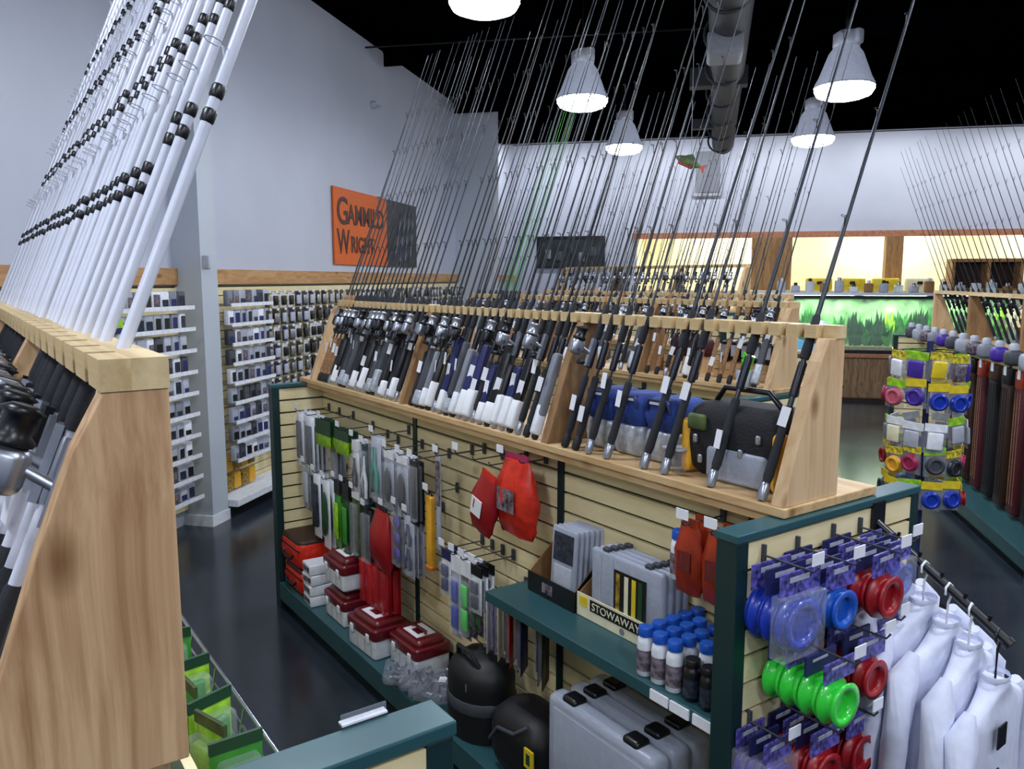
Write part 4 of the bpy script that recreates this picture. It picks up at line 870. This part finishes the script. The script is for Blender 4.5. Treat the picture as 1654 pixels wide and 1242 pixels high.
for i in range(5):
    o = tag(MB().rbox((0, 0, .06), (.07, .12, .13), .02, 0, 2).box(-.025, .025, -.063, -.06, .03, .1, 1).build('boxed_reel', ['black', 'grey_light'], loc=(-3.29 + i * .08, 3.98, g2z + .1), world=False), 'small black boxed reel in the right tan crate, %s from the left' % ORD[i], 'box', 'boxed reels in the right crate')
lg = thing('lime_lure_bundle', (-2.93, 3.68, g2z), 'bundle of lime green bait tubes near the end of the second rack', 'bait tubes')
for i in range(7): MB().path([(R.uniform(-.03, .03), R.uniform(-.02, .02), 0), (R.uniform(-.07, .07), R.uniform(-.03, .03), R.uniform(.14, .22))], .012, 6).build('tube', 'lime' if i % 2 else 'green_neon', lg, world=False)
MB().lathe([(.05, 0), (.055, .09), (.05, .09), (.045, .01)], 12).build('cup', 'frost', lg, world=False)
for i in range(9):
    o = tag(MB().rbox((0, 0, .05), (.1, .1, .1), .02, 0, 2).lathe([(.03, .1), (.03, .13), (.02, .14)], 10, 1).box(-.035, .035, -.053, -.05, .02, .07, 2).build('reel_box', [R.choice(['grey_dark', 'graphite', 'navy', 'brown_dark']), 'silver', 'tag'], loc=(-5.95 + i * .24, 4.0, g2z), world=False), 'reel box with silver cap on the second rack ledge, %s from the left' % ORD[i], 'box', 'reel boxes on the second ledge')

# ---------------------------------------------------------------- far counter and aquarium
ct = thing('service_counter', room(14.1, 3.3, 0), 'tan wooden counter under the green aquarium', 'counter', rot=(0, 0, RROT))
MB().box(-1.95, 3.2, 0, .7, .06, .74).build('cabinet', 'wood_counter', ct, world=False); MB().box(-2.0, 3.25, -.04, .74, .74, .80).build('counter_top', 'wood_red', ct, world=False); MB().box(-1.9, 3.2, .03, .66, 0, .06).build('plinth', 'brown_dark', ct, world=False)
for k in range(9): MB().box(-1.93 + k * .57, -1.40 + k * .57, -.012, 0, .08, .72).build('door_panel', 'wood_counter', ct, world=False)
tk = thing('aquarium', room(14.1, 3.15, .80), 'long planted green aquarium on the far counter', 'aquarium', rot=(0, 0, RROT))
MB().box(-1.75, 1.75, 0, .5, 0, .06).box(-1.75, 1.75, 0, .5, .90, .95).build('frame', 'black', tk, world=False)
MB().box(-1.73, 1.73, .03, .47, .06, .12).build('gravel_bed', 'gravel', tk, world=False); MB().box(-1.73, 1.73, .47, .49, .06, .9).build('back_pane', 'tank_back', tk, world=False)
MB().box(-1.73, 1.73, .004, .01, .06, .9).build('front_pane', 'glass', tk, world=False); MB().box(-1.745, -1.735, .01, .48, .06, .9).box(1.735, 1.745, .01, .48, .06, .9).build('side_pane', 'glass', tk, world=False)
for k in range(70):
    x = -1.65 + 3.3 * (k + .5) / 70 + R.uniform(-.05, .05); y = R.uniform(.12, .38); hh = R.uniform(.25, .72); b = MB()
    for j in range(9):
        dx = R.uniform(-.12, .12); z1 = .12 + hh * R.uniform(.5, 1); wv = R.uniform(.02, .055)
        p0 = Vector((0, 0, .0)); pm = Vector((dx * .6, R.uniform(-.03, .03), (z1 - .12) * .6)); p1 = Vector((dx, R.uniform(-.06, .06), z1 - .12))
        b.add([p0 + Vector((-wv * .4, 0, 0)), p0 + Vector((wv * .4, 0, 0)), pm + Vector((wv, 0, 0)), p1, pm + Vector((-wv, 0, 0))], [(0, 1, 2, 3, 4)], 0)
    part('water_plant', b.mesh('water_plant', [R.choice(['leaf', 'leaf', 'lime', 'leaf_dark', 'leaf_dark', 'green'])]), tk, (x, y, .11))
for k in range(3): MB().box(-1.6 + k * 1.1, -.65 + k * 1.1, .15, .35, .93, .97).build('tank_light', 'tube_light', tk, world=False)
for k in (-1.1, 0, 1.1):
    l = area((0, 0, 0), .9, 18, color=(.95, 1, .85), name='aquarium_light', sy=.3); l.parent = tk; l.location = (k, .22, .885)
MB().box(-2.2, 2.3, -.05, .6, .955, 1.0).build('hood_ledge', 'white', tk, world=False)
# bright goods row on ledge above the tank
for k in range(18):
    c = R.choice(['white', 'cream', 'grey_light', 'kraft', 'frost'])
    hh = R.uniform(.1, .2); o = tag(MB().rbox((0, 0, hh / 2), (.13, .14, hh), .02, 0, 2).lathe([(.03, hh), (.03, hh + .04), (.02, hh + .05)], 8, 1).build('canister', [c, R.choice(['black', 'white', 'silver'])], loc=room(14.35, 1.35 + k * .23, 1.80), world=False, rot=(0, 0, RROT)), 'pale canister above the aquarium, %s from the left' % ORD[k], 'canister', 'canisters above the aquarium')
for k in range(6):
    t = tag(MB().rbox((0, 0, .16), (.5, .16, .26), .03, 0, 2).rbox((0, -.09, .2), (.1, .02, .06), .01, 1, 2).build('yellow_box', ['yellow' if k in (0, 1, 2) else 'cream', 'black'], loc=room(17.3, 2.35 + k * .62, 1.75), world=False, rot=(0, 0, RROT)), ('cream' if k > 2 else 'bright yellow') + ' carton on the high back shelf, %s from the left' % ORD[k], 'box', 'cartons on the high back shelf' if k > 2 else 'yellow cartons on the back shelf')
tag(MB().box(-1.3, 6, -.2, .3, -.04, 0).box(-1.3, 6, -.2, -.17, -.3, -.04).build('back_shelf', 'cream', loc=room(17.35, 0, 1.79), world=False, rot=(0, 0, RROT)), 'long cream shelf behind the counter', 'shelf')
lc = thing('open_cabinet', room(16.6, 5.2, 1.2), 'small tan open cabinet high at the right behind the aquarium', 'cabinet', rot=(0, 0, RROT))
MB().box(-.6, .6, 0, .4, 1.14, 1.2).box(-.6, .6, 0, .4, .6, .65).box(-.6, -.55, 0, .4, .65, 1.14).box(.0, .05, 0, .4, .65, 1.14).box(.55, .6, 0, .4, .65, 1.14).build('carcass', 'wood_trim', lc, world=False); MB().box(-.55, .55, .36, .39, .65, 1.14).build('back', 'brown_dark', lc, world=False)

# ---------------------------------------------------------------- spinner rack with yellow packs
SPX = Vector((-2.5, 4.55, 0)); SPX = Vector((-2.43, 4.72, 0))
sp = thing('spinner_rack', SPX, 'tall spinner rack hung with yellow-headed reel packs at the right', 'rack')
MB().path([(0, 0, 0), (0, 0, 1.66)], .018, 8).build('pole', 'navy', sp, world=False); MB().lathe([(.22, 0), (.22, .015), (.03, .03)], 20).build('base', 'black', sp, world=False)
for z in (1.60, 1.30, 1.02, .74): MB().torus((0, 0, z), .16, .004, 'z', 20, 5).path([(-.16, 0, z), (.16, 0, z)], .003, 4).path([(0, -.16, z), (0, .16, z)], .003, 4).build('hook_ring', 'dark_metal', sp, world=False)
view = math.atan2(-SPX.y, -SPX.x)
cl_ = {1.60: ['print_mix', 'purple', 'grey', 'white', 'purple', 'yellow'], 1.44: ['blue', 'blue', 'magenta', 'pink', 'purple', 'blue'], 1.22: ['grey_light', 'frost', 'grey', 'cream', 'grey_light', 'white'], 1.06: ['graphite', 'magenta', 'red', 'yellow_orange', 'magenta', 'grey_dark'], .86: ['blue', 'red', 'grey_dark', 'frost', 'blue', 'blue']}
for li, (z, cs) in enumerate(cl_.items()):
    for k in range(10):
        ang = view + (k - 4.5) * PI / 5.2; c = cs[k % 6]; rr = .20
        t = thing('reel_pack', SPX + Vector((rr * math.cos(ang), rr * math.sin(ang), z + R.uniform(-.025, .015))), '%s reel pack with yellow header on the spinner, %s tier, place %s round' % ({'graphite': 'dark grey', 'yellow_orange': 'orange', 'print_mix': 'mottled', 'grey_light': 'pale grey', 'frost': 'frosted', 'grey_dark': 'charcoal'}.get(c, c), ['top', 'second', 'third', 'fourth', 'lowest'][li], ORD[k]), 'package', 'spinner packs', rot=(R.uniform(-.1, .1), R.uniform(-.12, .12), ang + R.uniform(-.35, .35)))
        MB().box(-.003, .003, -.06, .06, -.045, 0).build('header', ['print_yellow', 'yellow', 'white', 'print_yellow', 'yellow'][li] if (k + li) % 4 else 'lime', t, world=False)
        MB().box(-.004, -.001, -.06, .06, -.17, -.04).build('card', 'bagclear', t, world=False)
        if li in (1, 3, 4): ring_reel(t, (.015, 0, -.105), .052, .03, c)
        else: MB().rbox((.012, 0, -.1), (.02, .085, .1), .01, 0, 2).build('contents', c, t, world=False)

# ---------------------------------------------------------------- right gondola (turned to the room's axes) with its rack
RT = math.atan2(RA.y, RA.x); gb = 2.62
GR = dup(g3, room(10.0, gb, 0), rot=(0, 0, RT), scale=(1.2, 1, 1), label='slatwall gondola at the right edge, hung with long dark sleeves', group='slatwall gondolas')
RR = dup(RK1, room(10.0, gb, GH), rot=(0, 0, RT), scale=(1.2, 1, 1), label='wooden rod rack at the right edge whose rods lean left')
def rod_r(kind, a, label, group, tilt=0):
    p = protos[kind]; M = Matrix.Rotation(RT, 3, 'Z') @ Euler((-math.atan(SL), tilt, 0)).to_matrix()
    o = dup(p) if kind in used else p; used.add(kind)
    o.location = room(a, gb + .2, LZ); o.rotation_euler = M.to_euler(); o['label'] = label; o['group'] = group
for k in range(22):
    a = 6.3 + k * .165
    if min(abs(a - q) for q in (9.93, 8.72, 7.35)) < .05: continue
    rod_r(['k', 'kr', 'd', 'dr'][k % 4], a, 'dark rod leaning left in the right-edge rack, %s from the photo edge' % ORD[k], 'rods in the right-edge rack', R.uniform(-.02, .02))
for k in range(9):
    a = 6.2 + k * .29; t = thing('rod_sleeve', room(a, gb - .19, 1.28), ['dark brown', 'black', 'reddish brown'][k % 3] + ' long sleeve hanging on the right gondola, ' + ['nearest', 'second', 'third', 'fourth', 'fifth', 'sixth', 'seventh', 'eighth', 'farthest'][k], 'rod sleeve', 'long sleeves on the right gondola', rot=(0, 0, RROT))
    MB().rbox((0, 0, -.55), (.06, .17, 1.06), .02, rz=.02).build('sleeve_body', ['brown_dark', 'black_soft', 'maroon'][k % 3], t, world=False)
    MB().rbox((0, 0, -.03), (.066, .18, .13), .02, rz=.01).build('top_cuff', ['black', 'brown_dark', 'amber'][k % 3], t, world=False); MB().box(-.036, -.034, -.03, .03, -.02, .05).build('price_tag', 'tag', t, world=False)
    for q in (-.05, .0, .05): MB().box(-.034, -.031, q - .004, q + .004, -1.0, -.12).build('seam', 'cork' if k % 3 == 2 else 'rubber', t, world=False)
for k in range(12):
    o = tag(MB().rbox((0, 0, .06), (.12, .12, .12), .03, 0, 2).lathe([(.035, .12), (.035, .16), (.02, .17)], 10, 1).build('ledge_jar', [['frost', 'grey_dark', 'purple', 'grey', 'print_mix'][k % 5], 'grey_light'], loc=room(6.4 + k * .3, gb - .3, LZ - .05), world=False, rot=(0, 0, RROT)), 'small jar on the right-edge gondola ledge, %s from the photo edge' % ORD[k], 'box', 'jars on the right ledge')
# ---------------------------------------------------------------- person
def skin_mesh(name, pts, edges, radii, m, parent, sub=2):
    me = D.meshes.new(name); me.from_pydata(pts, edges, []); o = D.objects.new(name, me); COL.objects.link(o); o.parent = parent
    md = o.modifiers.new('skin', 'SKIN'); 
    for i, r_ in enumerate(radii):
        sv = me.skin_vertices[0].data[i]; sv.radius = r_ if isinstance(r_, tuple) else (r_, r_); sv.use_root = (i == 0)
    s = o.modifiers.new('sub', 'SUBSURF'); s.levels = sub; s.render_levels = sub; me.materials.append(MAT[m]); return o

pr = thing('person', room(9.3, 1.36, 0), 'person in a light blue shirt and pale cap standing beyond the right end board', 'person', rot=(0, 0, 2.6))
P = [(0, 0, .84), (0, 0, 1.0), (0, .02, 1.16), (0, .04, 1.28), (0, .06, 1.34), (0, .08, 1.42), (.17, .03, 1.26), (.22, .04, 1.03), (.2, .18, .86), (.2, .26, .84), (-.17, .03, 1.26), (-.22, .04, 1.03), (-.2, .18, .86), (-.2, .26, .84),
     (.09, 0, .80), (.1, .02, .44), (.1, 0, .08), (.1, .12, .03), (-.09, 0, .80), (-.1, .02, .44), (-.1, 0, .08), (-.1, .12, .03)]
Ed = [(0, 1), (1, 2), (2, 3), (3, 4), (4, 5), (3, 6), (6, 7), (7, 8), (8, 9), (3, 10), (10, 11), (11, 12), (12, 13), (0, 14), (14, 15), (15, 16), (16, 17), (0, 18), (18, 19), (19, 20), (20, 21)]
Rd = [.13, .12, .13, .12, .05, .05, .06, .042, .03, .028, .06, .042, .03, .028, .085, .06, .04, .035, .085, .06, .04, .035]
skin_mesh('body', P, Ed, Rd, 'skin', pr)
hd = MB().lathe([(.01, -.115), (.045, -.105), (.062, -.06), (.074, 0), (.074, .05), (.055, .095), (.01, .113)], 16, M=Matrix.Translation((0, .09, 1.45)) @ Matrix.Diagonal((1, 1.18, 1, 1)))
hd.rbox((0, .185, 1.44), (.022, .03, .04), .008); hd.rbox((.078, .085, 1.44), (.015, .035, .055), .006); hd.rbox((-.078, .085, 1.44), (.015, .035, .055), .006); hd = hd.build('head', 'skin', pr, world=False)
MB().rbox((.028, .172, 1.465), (.022, .012, .012), .005).rbox((-.028, .172, 1.465), (.022, .012, .012), .005).build('eyes', 'black', hd, world=False); MB().rbox((0, .172, 1.40), (.045, .012, .01), .004).build('mouth', 'pink', hd, world=False)
MB().lathe([(.081, .02), (.083, .06), (.065, .105), (.01, .125)], 16, M=Matrix.Translation((0, .085, 1.455)) @ Matrix.Diagonal((1, 1.18, 1, 1))).rbox((0, .2, 1.485), (.13, .1, .012), .03).build('cap', 'white', pr, world=False)
SP = [(0, 0, .78), (0, 0, 1.0), (0, .02, 1.16), (0, .04, 1.29), (.17, .03, 1.27), (.215, .035, 1.1), (-.17, .03, 1.27), (-.215, .035, 1.1)]
skin_mesh('light_blue_shirt', SP, [(0, 1), (1, 2), (2, 3), (3, 4), (4, 5), (3, 6), (6, 7)], [.165, .15, .155, .13, .078, .07, .078, .07], 'blue_light', pr)
TP = [(0, 0, .84), (.09, 0, .78), (.1, .02, .44), (.1, 0, .1), (-.09, 0, .78), (-.1, .02, .44), (-.1, 0, .1)]
skin_mesh('dark_trousers', TP, [(0, 1), (1, 2), (2, 3), (0, 4), (4, 5), (5, 6)], [.14, .1, .075, .06, .1, .075, .06], 'black_soft', pr)
st = thing('clothes_stand', room(9.0, 1.0, 0), 'slim black stand holding the light blue display shirt', 'stand')
MB().lathe([(.2, 0), (.2, .015), (.02, .03)], 16).path([(0, 0, .02), (0, 0, 1.52)], .012, 6).path([(-.15, 0, 1.5), (.15, 0, 1.5)], .01, 6).build('stand_frame', 'black', st, world=False)
shirt((room(9.0, 1.0).x, room(9.0, 1.0).y - .01, 1.50), .44, .6, 'blue_light', 'light blue shirt hanging on a stand left of the person in light blue', None, 'black', face=-.9, sleeves=True)
# unused prototypes are not left lying about
for k_, o_ in protos.items():
    if k_ not in used:
        for c_ in list(o_.children_recursive): D.objects.remove(c_)
        D.objects.remove(o_)
